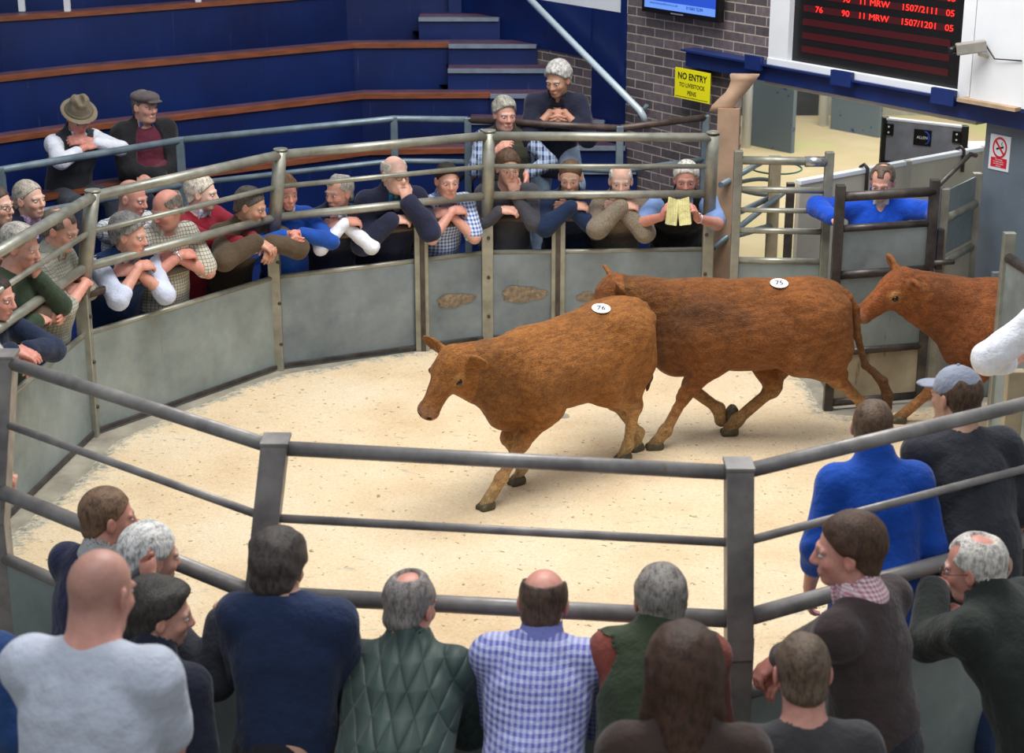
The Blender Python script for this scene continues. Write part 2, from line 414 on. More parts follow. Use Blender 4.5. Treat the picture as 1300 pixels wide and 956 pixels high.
# worn dirt patches on the sheets (stains with a shape of their own)
def stain(a, b, t, z, w_, h_, name, lab):
    q = lerp(a, b, t); d = (b-a).normalized(); out = V(-d.y, d.x)
    if out.dot(V(0, 9.3)-q) < 0: out = -out
    n = 40; bm = bmesh.new(); vs = []
    for k in range(n):
        an = 2*math.pi*k/n; r = 1+.12*math.sin(3*an+t*9)+.07*math.sin(7*an)
        vs.append(bm.verts.new(z3(q+d*math.cos(an)*w_*r+out*.0155, z+math.sin(an)*h_*r)))
    f = bm.faces.new(vs); r_ = bmesh.ops.extrude_face_region(bm, geom=[f]); bmesh.ops.translate(bm, vec=z3(out, 0)*.003, verts=[v for v in r_['geom'] if isinstance(v, bmesh.types.BMVert)])
    mb = MB(); mb.bm.free(); mb.bm = bm
    mb.build(name, MDIRT, None, label=lab, cat='dirt patch', group='dried muck patches on the ring sheets')
MDIRT = simple('dried_muck', (128, 112, 92), .9, 0, .5, 30, .8, 80)
stain(BASE[3], BASE[4], .16, .36, .165, .062, 'muck_patch', 'large oval dried muck patch on the sheet right of the central post')
stain(BASE[2], BASE[3], .835, .35, .15, .05, 'muck_patch', 'oval dried muck patch on the sheet left of the central post')
stain(BASE[3], BASE[4], .45, .33, .07, .04, 'muck_patch', 'small faint muck patch beside the second calf ear')
# ---------------------------------------------------------------- brick / blue end wall (one plane)
PQ = V(.969, 14.668); WD = V(-.593, .805).normalized()
def wall_px(px, py, off=0.0):
    v = (py-433)/FPX; u = (px-650)/FPX
    dy = math.cos(TH)-v*math.sin(TH); dz = math.sin(TH)+v*math.cos(TH)
    n = V(WD.y, -WD.x); Q = PQ - V(WD.y, WD.x*-1)*off   # off>0: towards the hall
    t = Q.dot(n)/V(u*1.0, dy).dot(n); return V(u*t, dy*t, CAMH-dz*t)
WN = V(-WD.y, WD.x)          # towards the hall (camera side)
if WN.y > 0: WN = -WN
def wp(s, z, off=0.0):      # s metres along the wall from the brick corner towards the right/camera
    q = PQ-WD*s+WN*off; return V(q.x, q.y, z)
def wslab(name, s0, s1, za, zb, off0, off1, mat, parent=None, uv=False, **k):
    mb = MB(); P = [wp(s0, 0, off0), wp(s1, 0, off0), wp(s1, 0, off1), wp(s0, 0, off1)]
    mb.prism([(p.x, p.y) for p in P], za, zb)
    if uv:
        L = mb.bm.loops.layers.uv.new('UVMap')
        for f in mb.bm.faces:
            for l in f.loops:
                q = V(l.vert.co.x, l.vert.co.y)-PQ; l[L].uv = (-q.dot(WD), l.vert.co.z)
    return mb.build(name, mat, parent, **k)
def s_of(px, py=100):
    q = wall_px(px, py); return -(V(q.x, q.y)-PQ).dot(WD)
sB = s_of(992, 60)
sLow = s_of(926, 180)
wslab('wall_right', 0, sB, 1.80, 4.2, -.25, 0, M['brick'], uv=True, kind='structure')
wslab('wall_right', 0, sLow, G0, 1.80, -.12, 0, M['brick'], uv=True, kind='structure')
wslab('wall_back', -.47, 0, G0, 2.12, -.25, 0, M['blue_wall'], kind='structure')
wslab('wall_back', -1.55, -.47, G0, 1.69, -.25, 0, M['brick'], uv=True, kind='structure')
wslab('wall_back', -3.0, -.47, 1.69, 2.121, -.25, .012, M['blue_wall'], kind='structure')
wslab('wall_back', -3.0, 0, 2.121, 4.2, -.25, .004, M['white'], kind='structure')
wslab('trim_1', -.055, .0, G0, 4.2, .001, .03, M['white'] if False else M['blue_wall'], kind='structure')
# posts, beam over the opening, score board
sO = s_of(945, 200); s1 = s_of(882, 80); sE = s_of(1249, 125)
bm_ = empty('steel_beam', wp(2.3, 1.76)); tag(bm_, 'dark blue painted steel beam carrying the results board over the opening', 'beam')
wslab('beam_web', s1, sE+.9, 1.80, 1.93, -.05, .10, M['blue_steel'], bm_)
wslab('beam_flange', s1, sE+.9, 1.925, 1.94, -.05, .16, M['blue_steel'], bm_)
wslab('lower_flange', sB-.1, sE, 1.765, 1.80, -.12, .06, M['cream_sheet'], bm_)
for i, px in enumerate((975, 1088, 1219)):
    c = s_of(px, 100); hw = [.085, .10, .10][i]
    wslab('bracket', c-hw, c+hw, 1.885, 1.99, .14, .175, M['blue_steel'], bm_)
sl, sr = s_of(1017, 60), s_of(1233, 60)
bd = empty('results_board', wp((sl+sr)/2, 1.96)); tag(bd, 'black electronic results board with rows of red figures in a white frame', 'display board')
sfl, sfr = s_of(990, 60), s_of(1250, 60)
wslab('frame', sfl, sl-.02, 1.94, 3.3, 0, .12, M['white'], bd)
wslab('frame', sr+.01, sfr, 1.94, 3.3, -.1, .12, M['white'], bd)
wslab('frame', sfl, sr+.02, 1.94, 1.985, 0, .13, M['white'], bd)
wslab('panel', sl-.03, sr+.02, 1.98, 3.3, 0, .07, M['black'], bd)
mrow = led_mat('unlit_red_row', (74, 0, 16), .6); mled = led_mat('red_led', (255, 40, 30), 3.0)
wslab('wall_upper', sfl, sE+1.5, 3.3, 4.2, -.25, .0, M['white'], kind='structure', name=None) if False else None
xd = -WD
for r in range(10):
    zc = 2.085+.100*r
    wslab('led_row', sl+.075, sr-.12, zc-.024, zc+.024, .07, .073, mrow, bd)
    if r >= 3:
        nums = {3: ('76', '1507/1201'), 4: ('75', '1507/2111'), 5: ('74', '1507/2001'), 6: ('73', '1507/1801'), 7: ('72', '1507/1901'), 8: ('71', '1507/2201'), 9: ('70', '1507/2301')}[r]
        Wd = sr-sl
        for body, fr in ((nums[0], .135), ('90', .30), ('11', .40), ('MRW', .50), (nums[1], .73), ('05', .90)):
            text(body, .062, mled, wp(sl+.02+Wd*fr, zc, .0745), xd.to_3d(), (0, 0, 1), 'led_figures', bd, .0005, sx=1.25)
# white box wall right of the board, camera, conduit
sW0 = s_of(1256, 60)
wslab('wall_right', sW0, sW0+2.5, 1.95, 4.2, -.25, .16, M['white'], kind='structure')
wslab('trim_2', sfr+.02, sW0-.01, 1.95, 3.4, -.1, .02, M['cream_sheet'], kind='structure')
wslab('trim_3', sfr-.02, sW0+.42, 1.935, 1.96, 0, .22, simple('bare_timber', (176, 150, 122), .6), kind='structure')
MB().tube([wp(sfr+.045, 1.96, .05), wp(sfr+.045, 2.2, .05)], .012, 8).build('conduit', simple('yellow_conduit', (170, 170, 40), .5), label='short yellow conduit beside the results board frame', cat='conduit')
cm = empty('security_camera', wp(sW0+.1, 2.28, .2)); tag(cm, 'small grey security camera on the white wall right of the results board', 'camera')
a = wp(sW0+.13, 2.33, .2); b = wp(sW0-.0, 2.30, .34)
mb = MB(); mb.obox(a, b, .075, .075, .008); mb.build('housing', simple('camera_grey', (150, 146, 140), .5), cm)
mb = MB(); mb.tube([b, b+(b-a).normalized()*.05], .024, 14); mb.build('lens', M['black'], cm)
mb = MB(); mb.tube([wp(sW0+.12, 2.25, .15), wp(sW0+.10, 2.27, .22), wp(sW0+.10, 2.31, .24)], .012, 10); mb.build('bracket', M['cream_sheet'], cm)
mb = MB(); mb.tube([a, wp(sW0+.2, 2.25, .19), wp(sW0+.4, 2.26, .17)], .005, 6); mb.build('cable', M['black'], cm)
# television
t0, t1 = s_of(829, 10), s_of(926, 28); tv = empty('television', wp((t0+t1)/2, 2.18)); tag(tv, 'wall mounted television with blue screen high on the brick wall', 'television')
wslab('bezel', t0, t1, 2.185, 2.62, .06, .12, M['black'], tv)
msc = led_mat('screen_blue', (30, 80, 200), 1.1); mpale = led_mat('screen_band', (110, 160, 250), 1.0); mtx = led_mat('screen_text', (20, 60, 190), .9)
wslab('screen', t0+.035, t1-.035, 2.225, 2.59, .12, .122, msc, tv)
wslab('caption_band', t0+.035, t1-.035, 2.226, 2.286, .122, .1235, mpale, tv)
text('www.lakelandfarmer.co.uk', .030, mtx, wp(t0+.27, 2.268, .124), xd.to_3d(), (0, 0, 1), 'lettering', tv, .0005, sx=1.05)
text('017683 72299', .034, mtx, wp(t0+.64, 2.262, .124), xd.to_3d(), (0, 0, 1), 'lettering', tv, .0005, bold=.0006)
wslab('logo_strip', (t0+t1)/2-.1, (t0+t1)/2+.05, 2.198, 2.208, .12, .122, simple('silver', (170, 176, 190), .3, .5), tv)
mb = MB(); P = [wp((t0+t1)/2-.1, 0, 0), wp((t0+t1)/2+.1, 0, 0), wp((t0+t1)/2+.1, 0, .06), wp((t0+t1)/2-.1, 0, .06)]; mb.prism([(p.x, p.y) for p in P], 2.3, 2.5); mb.build('wall_mount', M['black'], tv)
# NO ENTRY sign
a0, a1 = s_of(878, 100), s_of(922, 110); sg = empty('warning_sign', wp((a0+a1)/2, 1.56)); tag(sg, 'yellow NO ENTRY sign on the brick wall under the blue beam', 'sign')
my = simple('sign_yellow', (246, 236, 20), .5, 0, .04, 3, 0); mblk = simple('sign_ink', (18, 22, 16), .5, 0, 0, 3, 0)
wslab('sign_board', a0, a1, 1.555, 1.795, .17, .18, my, sg)
for z, body, sz in ((1.735, 'NO ENTRY', .073), (1.665, 'TO LIVESTOCK', .047), (1.605, 'PENS', .050)):
    text(body, sz, mblk, wp((a0+a1)/2, z, .181), xd.to_3d(), (0, 0, 1), 'lettering', sg, .0006, bold=.0016 if sz > .06 else .0004, sx=.94)
wslab('border', a0+.015, a1-.015, 1.568, 1.572, .18, .1812, mblk, sg)
wslab('fixing', (a0+a1)/2-.03, (a0+a1)/2+.03, 1.64, 1.78, .0, .17, M['dark_steel'], sg)
# grey column with no-smoking notice
sc0, sc1 = s_of(1249, 200), s_of(1249, 200)+.95
wslab('wall_right', sc0, sc1, G0, 1.80, -.30, .0, M['grey_paint'], kind='structure')
ns0, ns1 = s_of(1257, 190), s_of(1283, 190); nsg = empty('no_smoking_sign', wp((ns0+ns1)/2, 1.48)); tag(nsg, 'white and red no smoking notice on the grey column', 'sign')
wslab('notice_board', ns0, ns1, 1.475, 1.715, .0, .006, M['white'], nsg)
mred = simple('sign_red', (208, 30, 50), .5, 0, 0, 3, 0); cz = 1.63; cs = (ns0+ns1)/2
wslab('red_panel', ns0+.018, ns1-.018, 1.495, 1.56, .006, .0075, mred, nsg)
mb = MB(); nring = 40
vin = []; vout = []
for k in range(nring):
    an = 2*math.pi*k/nring
    for rr, L in ((.058, vin), (.072, vout)): L.append(mb.bm.verts.new(wp(cs+rr*math.cos(an)*.82, cz+rr*math.sin(an), .0085)))
for k in range(nring): mb.bm.faces.new((vin[k], vin[(k+1)%nring], vout[(k+1)%nring], vout[k]))
mb.obox(wp(cs-.036, cz+.042, .0085), wp(cs+.036, cz-.042, .0085), .003, .012)
mb.build('prohibition_ring', mred, nsg)
mb = MB(); mb.obox(wp(cs-.028, cz-.012, .0075), wp(cs+.03, cz+.008, .0075), .002, .013); mb.build('cigarette', mblk, nsg)
mb = MB(); mb.tube([wp(cs+.02, cz+.015, .0075), wp(cs+.01, cz+.028, .0075), wp(cs+.02, cz+.04, .0075)], .0018, 6); mb.build('smoke_curl', mblk, nsg)
for k, b_ in enumerate(('No smoking', 'It is against the law', 'to smoke in these', 'premises')):
    text(b_, .0135, M['white'], wp(cs, 1.549-.0145*k, .0078), xd.to_3d(), (0, 0, 1), 'lettering', nsg, .0003, sx=.85)
# ---------------------------------------------------------------- stepped seating
LV = [1.0, 1.36, 1.72, 2.08]
NOSE = [[(-6.0, 9.6), (-3.79, 12.52), (-3.29, 13.06), (-1.2, 14.49), (-.36, 14.56)],
        [(-6.4, 10.2), (-3.96, 13.2), (-3.41, 13.68), (-1.32, 15.16), (-.19, 15.2)],
        [(-6.8, 10.9), (-4.11, 13.9), (-3.55, 14.36), (-1.43, 15.72), (-.57, 15.76)],
        [(-7.3, 11.7), (-4.35, 14.8), (-3.7, 15.16), (-1.57, 16.6), (-.60, 16.7)],
        [(-7.9, 12.5), (-4.6, 15.6), (-3.9, 15.95), (-1.7, 17.4), (-.60, 17.5)]]
tl = ['lowest blue seating tier with brown wooden edge where two men sit', 'second blue seating tier with brown wooden edge', 'third blue seating tier with brown wooden edge', 'topmost visible blue seating tier at the top of the picture']
for k in range(4):
    a = NOSE[k]; b = NOSE[k+1]
    p = empty('seating_tier', (-2.5, 14.0, G0)); tag(p, tl[k], 'seating tier')
    off = lambda L_, d: [(x-.25*d*(1 if x < -1.4 else 0), y+d) for x, y in L_]
    MB().prism(a+off(a, .20)[::-1], G0, LV[k]-.035).build('riser', M['blue_wall'], p)
    MB().prism(off(a, .20)+b[::-1], G0, LV[k]-.34).build('footwell', M['mauve'], p)
    aa = [(x+.0, y-.03) for x, y in a]
    MB().prism(aa+off(a, .06)[::-1], LV[k]-.04, LV[k]).build('nosing', M['wood'], p)
    MB().prism(off(a, .06)+off(a, .205)[::-1], LV[k]-.036, LV[k]-.001).build('seat_board', M['mauve'], p)
MB().prism(NOSE[4]+[(-.6, 18), (-8.2, 18)], G0, 4.2).build('wall_back', M['blue_wall'], kind='structure', recenter=False)
# stairs (tread edges grey) between tiers and end wall
def wall_x(y, off=0.0): # x on end wall at this y
    q = PQ+WN*off; return q.x+(y-q.y)*WD.x/WD.y
steps = [(.64, 14.35, -.3), (.82, 14.50, -.33), (1.0, 14.62, -.36), (1.18, 14.85, -.36), (1.36, 15.12, -.19), (1.54, 15.38, -.57), (1.72, 15.64, -.57), (1.90, 16.1, -.86), (2.08, 16.6, -.6), (.46, 14.2, -.3)]
steps.sort()
st = empty('staircase', (0, 14.6, G0)); tag(st, 'dark blue steps with grey metal edges between the tiers and the brick wall', 'staircase')
for i, (z, y, x0) in enumerate(steps):
    y2 = 17.4
    P = [(x0, y), (wall_x(y, .02), y), (wall_x(y2, .02), y2), (x0, y2)]
    MB().prism(P, G0 if i == 0 else steps[i-1][0]-.02, z-.012).build('step', M['blue_wall'], st)
    P = [(x0, y), (wall_x(y, .02), y), (wall_x(y+.3, .02), y+.3), (x0, y+.3)]
    MB().prism(P, z-.014, z).build('tread', M['mauve'], st)
    MB().box((x0, y-.025, z-.03), (wall_x(y, .03), y+.02, z+.004)).build('edge_strip', simple('grey_edge', (128, 140, 156), .4, .2), st)
# raised walkway at the foot of the tiers
Gd = [V(-4.9, 9.7), V(-3.43, 11.4), V(-2.41, 12.41), V(-.91, 13.24), V(-.34, 13.20), V(.81, 12.86), V(1.5, 13.3)]
plat = [(p.x, p.y-.05) for p in Gd[:-1]]+[(.9, 13.6), (.75, 14.9), (-.3, 14.9), (-1.2, 14.8), (-3.3, 13.4), (-6.1, 10.0)]
MB().prism(plat, G0, .16).build('floor', M['blue_wall'], kind='structure', recenter=False)
# guard rail along the walkway
gl = ['dull grey guard rail in front of the seated men at upper left', 'dull grey guard rail left of the central ring post', 'brown guard rail the two standing men lean on', 'grey guard rail ending at the brick wall']
gr = [(0, 1, 0), (1, 2, 0), (2, 3, 0), (3, 4, 0), (4, 5, 1), (5, 6, 2)]
gp = {}
def guard(idx, lab, mat):
    p = empty('guard_rail', z3(Gd[idx[0]], .16)); tag(p, lab, 'railing', 'guard railings of the walkway')
    a = [z3(Gd[i], 1.5) for i in idx]; MB().tube(a, .026, 14).build('top_rail', mat, p)
    a = [z3(Gd[i], 1.17) for i in idx]; MB().tube(a, .022, 14).build('lower_rail', M['bluish_rail'], p)
    for i in idx:
        if i in gp or i in (0,): continue
        gp[i] = 1; zb = .16 if i < 6 else G0
        MB().obox(z3(Gd[i], zb), z3(Gd[i], 1.52), .055, .055, .006).build('post', M['bluish_rail'], p)
guard([0, 1, 2], gl[0], M['bluish_rail']); guard([2, 3, 4], gl[1], M['bluish_rail'])
guard([4, 5], gl[2], M['rust_rail']); guard([5, 6], gl[3], M['rust_rail'])
p = empty('stair_brace', (-.3, 13.1, .2)); tag(p, 'brown diagonal brace bars below the elbow of the tartan shirt man', 'brace bar')
MB().tube([unpx(583, 228, Y=13.3), unpx(650, 175, Y=13.1)], .02, 10).build('bar', M['rust_rail'], p)
MB().tube([unpx(593, 243, Y=13.35), unpx(608, 214, Y=13.3)], .012, 10).build('bar', simple('ochre_bar', (150, 112, 72), .5), p)
# white wall handrail
hr = empty('stair_handrail', wp(-.1, 1.3, .1)); tag(hr, 'white tubular handrail sloping down the blue and brick end wall', 'handrail')
A = wall_px(650, -24, .13); B = wall_px(812, 140, .13); C = wall_px(820, 155, .06)
MB().tube([A, B, B+V(.03, -.02, -.045), C+V(0, 0, -.01)], .029, 16).build('tube', simple('white_tube', (205, 222, 232), .25, .2, .04), hr)
q = wall_px(817, 140, .05)
MB().tube([q+V(0, 0, -.06)-z3(WD, 0)*(-.05), q+V(0, 0, .05)-z3(WD, 0)*.04], .018, 8).build('wall_bracket', M['bluish_rail'], hr)
# small posts on top tier
for px, t in ((25, 'leftmost'), (83, 'second'), (250, 'third')):
    q = unpx(px, 16 if px < 100 else 4, z=2.08)
    MB().obox(q+V(0, .08, -.0), q+V(0, .08, .9), .05, .05, .004).build('tier_post', M['white'], label='white rail post on the top tier, %s from the left' % t, cat='post', group='white posts on the top seating tier')
# ---------------------------------------------------------------- timber/belt post beside the opening
bp = empty('opening_post', z3(V(1.78, 12.95), G0)); tag(bp, 'brown rubber faced post with curled top beside the livestock opening', 'post')
pa, pb = unpx(910, 175, Y=12.9), unpx(932, 175, Y=12.9)
mb = MB(); mb.prism([(pa.x, pa.y), (pb.x+.03, pb.y-.02), (pb.x+.05, pb.y+.06), (pa.x+.02, pa.y+.08)], G0, unpx(920, 138, Y=12.9).z); mb.build('post_body', M['rubber'], bp)
cur = []; ctl = [(912, 142, .085), (916, 134, .085), (923, 126, .08), (931, 118, .075), (937, 110, .08), (941, 102, .09), (943, 95, .11)]
mb = MB(); rows_ = []
for px_, py_, w_ in ctl:
    c_ = unpx(px_+2, py_, Y=12.93); rows_.append([mb.bm.verts.new(c_+V(dx, dy, 0)) for dx, dy in ((-w_, .0), (w_, -.02), (w_+.01, .05), (-w_+.02, .07))])
for i in range(len(rows_)-1):
    for k in range(4): f_ = mb.bm.faces.new((rows_[i][k], rows_[i][(k+1) % 4], rows_[i+1][(k+1) % 4], rows_[i+1][k])); f_.smooth = True
mb.bm.faces.new(rows_[0][::-1]); mb.bm.faces.new(rows_[-1])
mb.build('curled_belt', M['rubber'], bp)
# ---------------------------------------------------------------- gates at the ring exit
def gate(name, A, B, bars, z0, z1, mat, lab, stile=.03, sheet=None, smat=None, barr=.022, group='gates at the ring entrance', lat=True, zb=0):
    p = empty(name, z3(A, zb)); tag(p, lab, 'gate', group)
    for q in (A, B): MB().obox(z3(q, z0), z3(q, z1), stile*2, stile*2, .005).build('stile', mat, p)
    for z, r in bars: MB().tube([z3(A, z), z3(B, z)], r, 14).build('bar', mat, p)
    if sheet:
        d = (B-A).normalized()
        for (za, zb_, mt) in sheet: MB().obox(z3(A, (za+zb_)/2)+z3(d, 0)*stile, z3(B, (za+zb_)/2)-z3(d, 0)*stile, .012, zb_-za, .002).build('sheet', mt, p)
    return p
A5, B5 = V(1.60, 12.05), V(2.235, 12.0)
gate('bar_gate', A5, B5, [(1.43, .030), (1.22, .022), (1.07, .018), (.92, .022), (.70, .022)], -.28, 1.5, M['rail'], 'open barred gate between the tall ring post and the blue coated handler', sheet=[(-.02, .70, M['sheet'])])
g = COL.objects
MB().tube([z3(B5-V(.17, 0), 1.43), z3(B5-V(.02, 0), 1.43)], .038, 16).build('gate_coupling', simple('bright_coupling', (170, 172, 176), .25, .8), label='bright metal sleeve on the top bar of the barred gate', cat='coupling')
gate('swing_gate', V(2.10, 10.83), V(2.74, 10.99), [(1.45, .032), (1.24, .024), (.93, .03), (.40, .026), (.05, .028)], -.0, 1.53, M['dark_steel'],
     'sheeted steel gate standing open behind the third calf', sheet=[(.40, 1.22, M['sheet']), (.05, .40, M['beige_sheet'])])
gate('side_gate', V(2.82, 11.04), V(3.15, 11.5), [(1.25, .032), (.95, .030), (.4, .03)], -.0, 1.46, M['rail'],
     'galvanised race side panel with white bars left of the grey column', sheet=[(1.0, 1.44, M['sheet']), (.03, 1.0, M['cream_sheet'])])
MB().tube([z3(V(2.76, 11.0), 1.48), z3(V(3.05, 11.35), 1.62), z3(V(3.1, 11.4), 1.60)], .016, 10).build('gate_latch_bar', M['dark_steel'], label='dark latch bar sloping above the race side panel', cat='latch bar')
p = empty('gate_latch', z3(V(2.80, 10.98), 1.0)); tag(p, 'small steel latch on the hinge post of the sheeted gate', 'latch')
MB().tube([V(2.76, 10.95, .98), V(2.9, 10.98, .98)], .018, 10).build('pin', M['dark_steel'], p)
MB().box((2.78, 10.96, .93), (2.82, 11.0, 1.2)).build('plate', M['dark_steel'], p)
# cream race wall behind handler
CA, CB = V(2.09, 12.4), V(4.7, 14.32); cd_ = (CB-CA).normalized()
p = empty('race_wall', z3(CA, G0)); tag(p, 'cream sheeted race wall running behind the blue coated handler', 'race wall')
MB().obox(z3(CA, .44), z3(CB, .44), .04, 1.48, .004).build('sheet', M['cream_sheet'], p)
MB().obox(z3(CA, 1.19), z3(CB, 1.19), .06, .035, .006).build('capping', M['white'], p)
for t in (.37, .65):
    MB().obox(z3(lerp(CA, CB, t), G0)-V(.02, .03, 0), z3(lerp(CA, CB, t), 1.21)-V(.02, .03, 0), .06, .06, .004).build('upright', M['cream_sheet'], p)
for t, lb in ((.215, 'grey metal hook over the race wall left of the handler'), (.555, 'grey metal hook over the race wall just right of the handler'), (.69, 'grey metal hook over the race wall nearest the grey column')):
    q = lerp(CA, CB, t); n = V(cd_.y, -cd_.x)
    MB().tube([z3(q+n*.035, 1.04), z3(q+n*.035, 1.21), z3(q+n*.0, 1.235), z3(q-n*.035, 1.21), z3(q-n*.035, 1.12)], .014, 8).build('hook', M['dark_steel'], label=lb, cat='hook', group='hooks over the race wall')
# right hand ring wall panel
p = empty('ring_barrier', z3(lerp(RPOST, NBASE[4], .5), 0)); tag(p, 'grey sheeted ring wall at the right edge beside the cap man', 'barrier', 'barrier panels of the sale ring')
MB().obox(z3(RPOST, .54), z3(NBASE[4], .54), .03, 1.66, .003).build('steel_sheet', M['sheet'], p)
MB().tube([z3(RPOST, 1.35), z3(NBASE[4], 1.35)], .03, 12).build('top_rail', M['dark_steel'], p)
MB().obox(z3(RPOST, -.2), z3(RPOST, 1.5), .07, .05, .005).build('edge_post', M['rail'], p)
MB().obox(unpx(1290, 470, Y=9.15)-V(0, 0, .9), unpx(1290, 470, Y=9.15), .10, .07, .005).build('inner_post', M['beige_sheet'], p)
# race outer wall (behind the third calf, off to the right)
MB().obox(V(3.2, 11.12, .42), V(4.7, 11.35, .42), .04, .9, .003).build('race_panel', M['sheet'], label='galvanised panel closing the race behind the third calf', cat='race wall')
# ---------------------------------------------------------------- livestock pens seen through the opening
def pen_slab(name, p0, p1, z1, mat, th_=.06, parent=None, **k):
    return MB().obox(z3(p0, (G0+z1)/2), z3(p1, (G0+z1)/2), th_, z1-G0, .004).build(name, mat, parent, **k)
def patchy():
    m, nt, b = newmat('grey_door_with_blue_chips'); co = coords(nt)
    f = ramp(nt, noise(nt, co, 7, 4, .6), [(.64, (0, 0, 0, 1)), (.66, (1, 1, 1, 1))])
    c = mixc(nt, f.outputs[0], lin((104, 118, 128)), lin((40, 62, 124))); nt.links.new(c, b.inputs['Base Color']); b.inputs['Roughness'].default_value = .5; return m
MP = patchy()
d1 = pen_slab('pen_door', V(2.90, 21.1), V(3.38, 20.55), 1.5, MP, label='grey steel pen door with chipped blue paint beyond the opening', cat='door', group='steel doors in the livestock pens')
p = empty('pen_door', (4.1, 21.8, G0)); tag(p, 'grey pen door with diagonal brace standing ajar further back', 'door', 'steel doors in the livestock pens')
pen_slab('door_leaf', V(4.12, 22.1), V(4.62, 21.5), 1.2, MP, parent=p)
MB().tube([V(4.16, 21.98, .3), V(4.42, 21.66, 1.0)], .02, 8).build('diagonal_brace', M['dark_steel'], p)
MB().tube([V(4.12, 22.02, .25), V(4.6, 21.44, .25)], .02, 8).build('cross_bar', M['white'], p)
MB().tube([V(2.86, 20.9, G0), V(2.86, 20.9, 2.2)], .06, 14).build('drain_pipe', M['white'], label='white vertical pipe beyond the opening', cat='pipe')
MB().tube([V(4.05, 22.3, G0), V(4.05, 22.3, 2.2)], .06, 14).build('drain_pipe', M['white'], label='white post beside the far pen door', cat='pipe')
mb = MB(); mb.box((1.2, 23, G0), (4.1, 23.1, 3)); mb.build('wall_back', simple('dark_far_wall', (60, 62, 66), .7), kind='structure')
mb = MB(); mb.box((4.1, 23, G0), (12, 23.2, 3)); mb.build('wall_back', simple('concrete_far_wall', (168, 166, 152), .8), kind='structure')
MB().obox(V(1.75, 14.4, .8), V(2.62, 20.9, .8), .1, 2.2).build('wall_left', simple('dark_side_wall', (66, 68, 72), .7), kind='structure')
# grey dehorning/handling panel with black brackets
q0, q1 = unpx(1124, 160, Y=15.2), unpx(1224, 172, Y=14.8); p = empty('handling_panel', (q0.x, q0.y, G0)); tag(p, 'grey handling panel with black end brackets beyond the race wall', 'panel')
zt = unpx(1124, 150, Y=15.2).z
A_, B_ = V(q0.x, q0.y), V(q1.x, q1.y); dd = (B_-A_).normalized(); nn = V(dd.y, -dd.x)
MB().obox(z3(A_, (G0+zt)/2), z3(B_, (G0+zt)/2), .05, zt-G0, .006).build('panel_board', simple('grey_board', (126, 130, 142), .4), p)
MB().obox(z3(A_, zt), z3(B_, zt), .06, .02, .004).build('top_edge', M['white'], p)
for q in (A_, B_): MB().obox(z3(q, G0), z3(q, zt+.01), .06, .07, .004).build('end_post', M['black'], p)
for q, s_ in ((A_, 1), (B_, -1)):
    for dz in (.09, .42):
        c = z3(q+dd*s_*.05+nn*.035, zt-dz); MB().obox(c-z3(dd, 0)*.04, c+z3(dd, 0)*.04, .014, .10).build('bracket', M['black'], p)
        for e in (-.025, .025): MB().ball(c+z3(nn, 0)*.01+V(0, 0, e), .009, 8).build('bolt', M['white'], p)
c = z3(lerp(A_, B_, .5)+nn*.03, zt-.13); MB().obox(c-z3(dd, 0)*.08, c+z3(dd, 0)*.08, .008, .14).build('badge', M['black'], p)
text('ALLEN', .035, M['white'], c+z3(nn, 0)*.006, z3(dd, 0), (0, 0, 1), 'lettering', p)
arc = [c+z3(dd, 0)*(.02+.045*math.cos(t))+z3(nn, 0)*.006+V(0, 0, .055*math.sin(t)) for t in np.linspace(-1.3, 1.6, 9)]
MB().tube(arc, .006, 6).build('blue_arc', simple('bright_blue', (30, 80, 200), .4), p)
MB().box((q1.x+.05, q1.y-.1, G0), (q1.x+.5, q1.y+.3, .95)).build('white_bin', M['white'], label='white box behind the grey handling panel', cat='box')
# diagonal pen rails behind the barred gate, hoses
p = empty('pen_rail', (1.9, 13.2, G0)); tag(p, 'grey angled rails running back behind the barred gate', 'railing')
for (a, b) in (((915, 235), (972, 203)), ((905, 285), (980, 250)), ((905, 315), (1000, 240)), ((930, 300), (985, 285))):
    MB().tube([unpx(*a, Y=12.75), unpx(*b, Y=13.6)], .024, 10).build('rail', M['bluish_rail'], p)
q = unpx(984, 210, Y=13.5); MB().obox(V(q.x, q.y, G0), V(q.x, q.y, unpx(984, 198, Y=13.5).z), .09, .07, .004).build('upright', M['beige_sheet'], p)
q = unpx(1004, 232, Y=13.0); MB().obox(V(q.x, q.y, G0), V(q.x, q.y, q.z), .06, .06, .004).build('upright', M['dark_steel'], p)
mb = MB(); ctr = unpx(948, 222, Y=13.9)
mb.tube([ctr+V(.26*math.cos(t), .2*math.sin(t), -.1+.03*math.sin(2*t)) for t in np.linspace(0, 6.2, 30)], .018, 8, caps=False); mb.build('hose', simple('grey_hose', (110, 118, 120), .5), label='coiled grey hose behind the barred gate', cat='hose')
mb = MB(); ctr = unpx(985, 213, Y=14.6)
mb.tube([ctr+V(.22*math.cos(t), .25*math.sin(t), 0) for t in np.linspace(0, 6.2, 30)], .008, 8, caps=False); mb.build('hose', simple('green_hose', (70, 130, 100), .5), label='thin green hose loop on the pens floor behind the barred gate', cat='hose')
# near gallery step (out of frame mostly)
MB().prism([(-8, -1), (8, -1), (8, 4.35), (-8, 4.35)], G0-.1, .12).build('floor', M['concrete'], kind='structure', recenter=False)
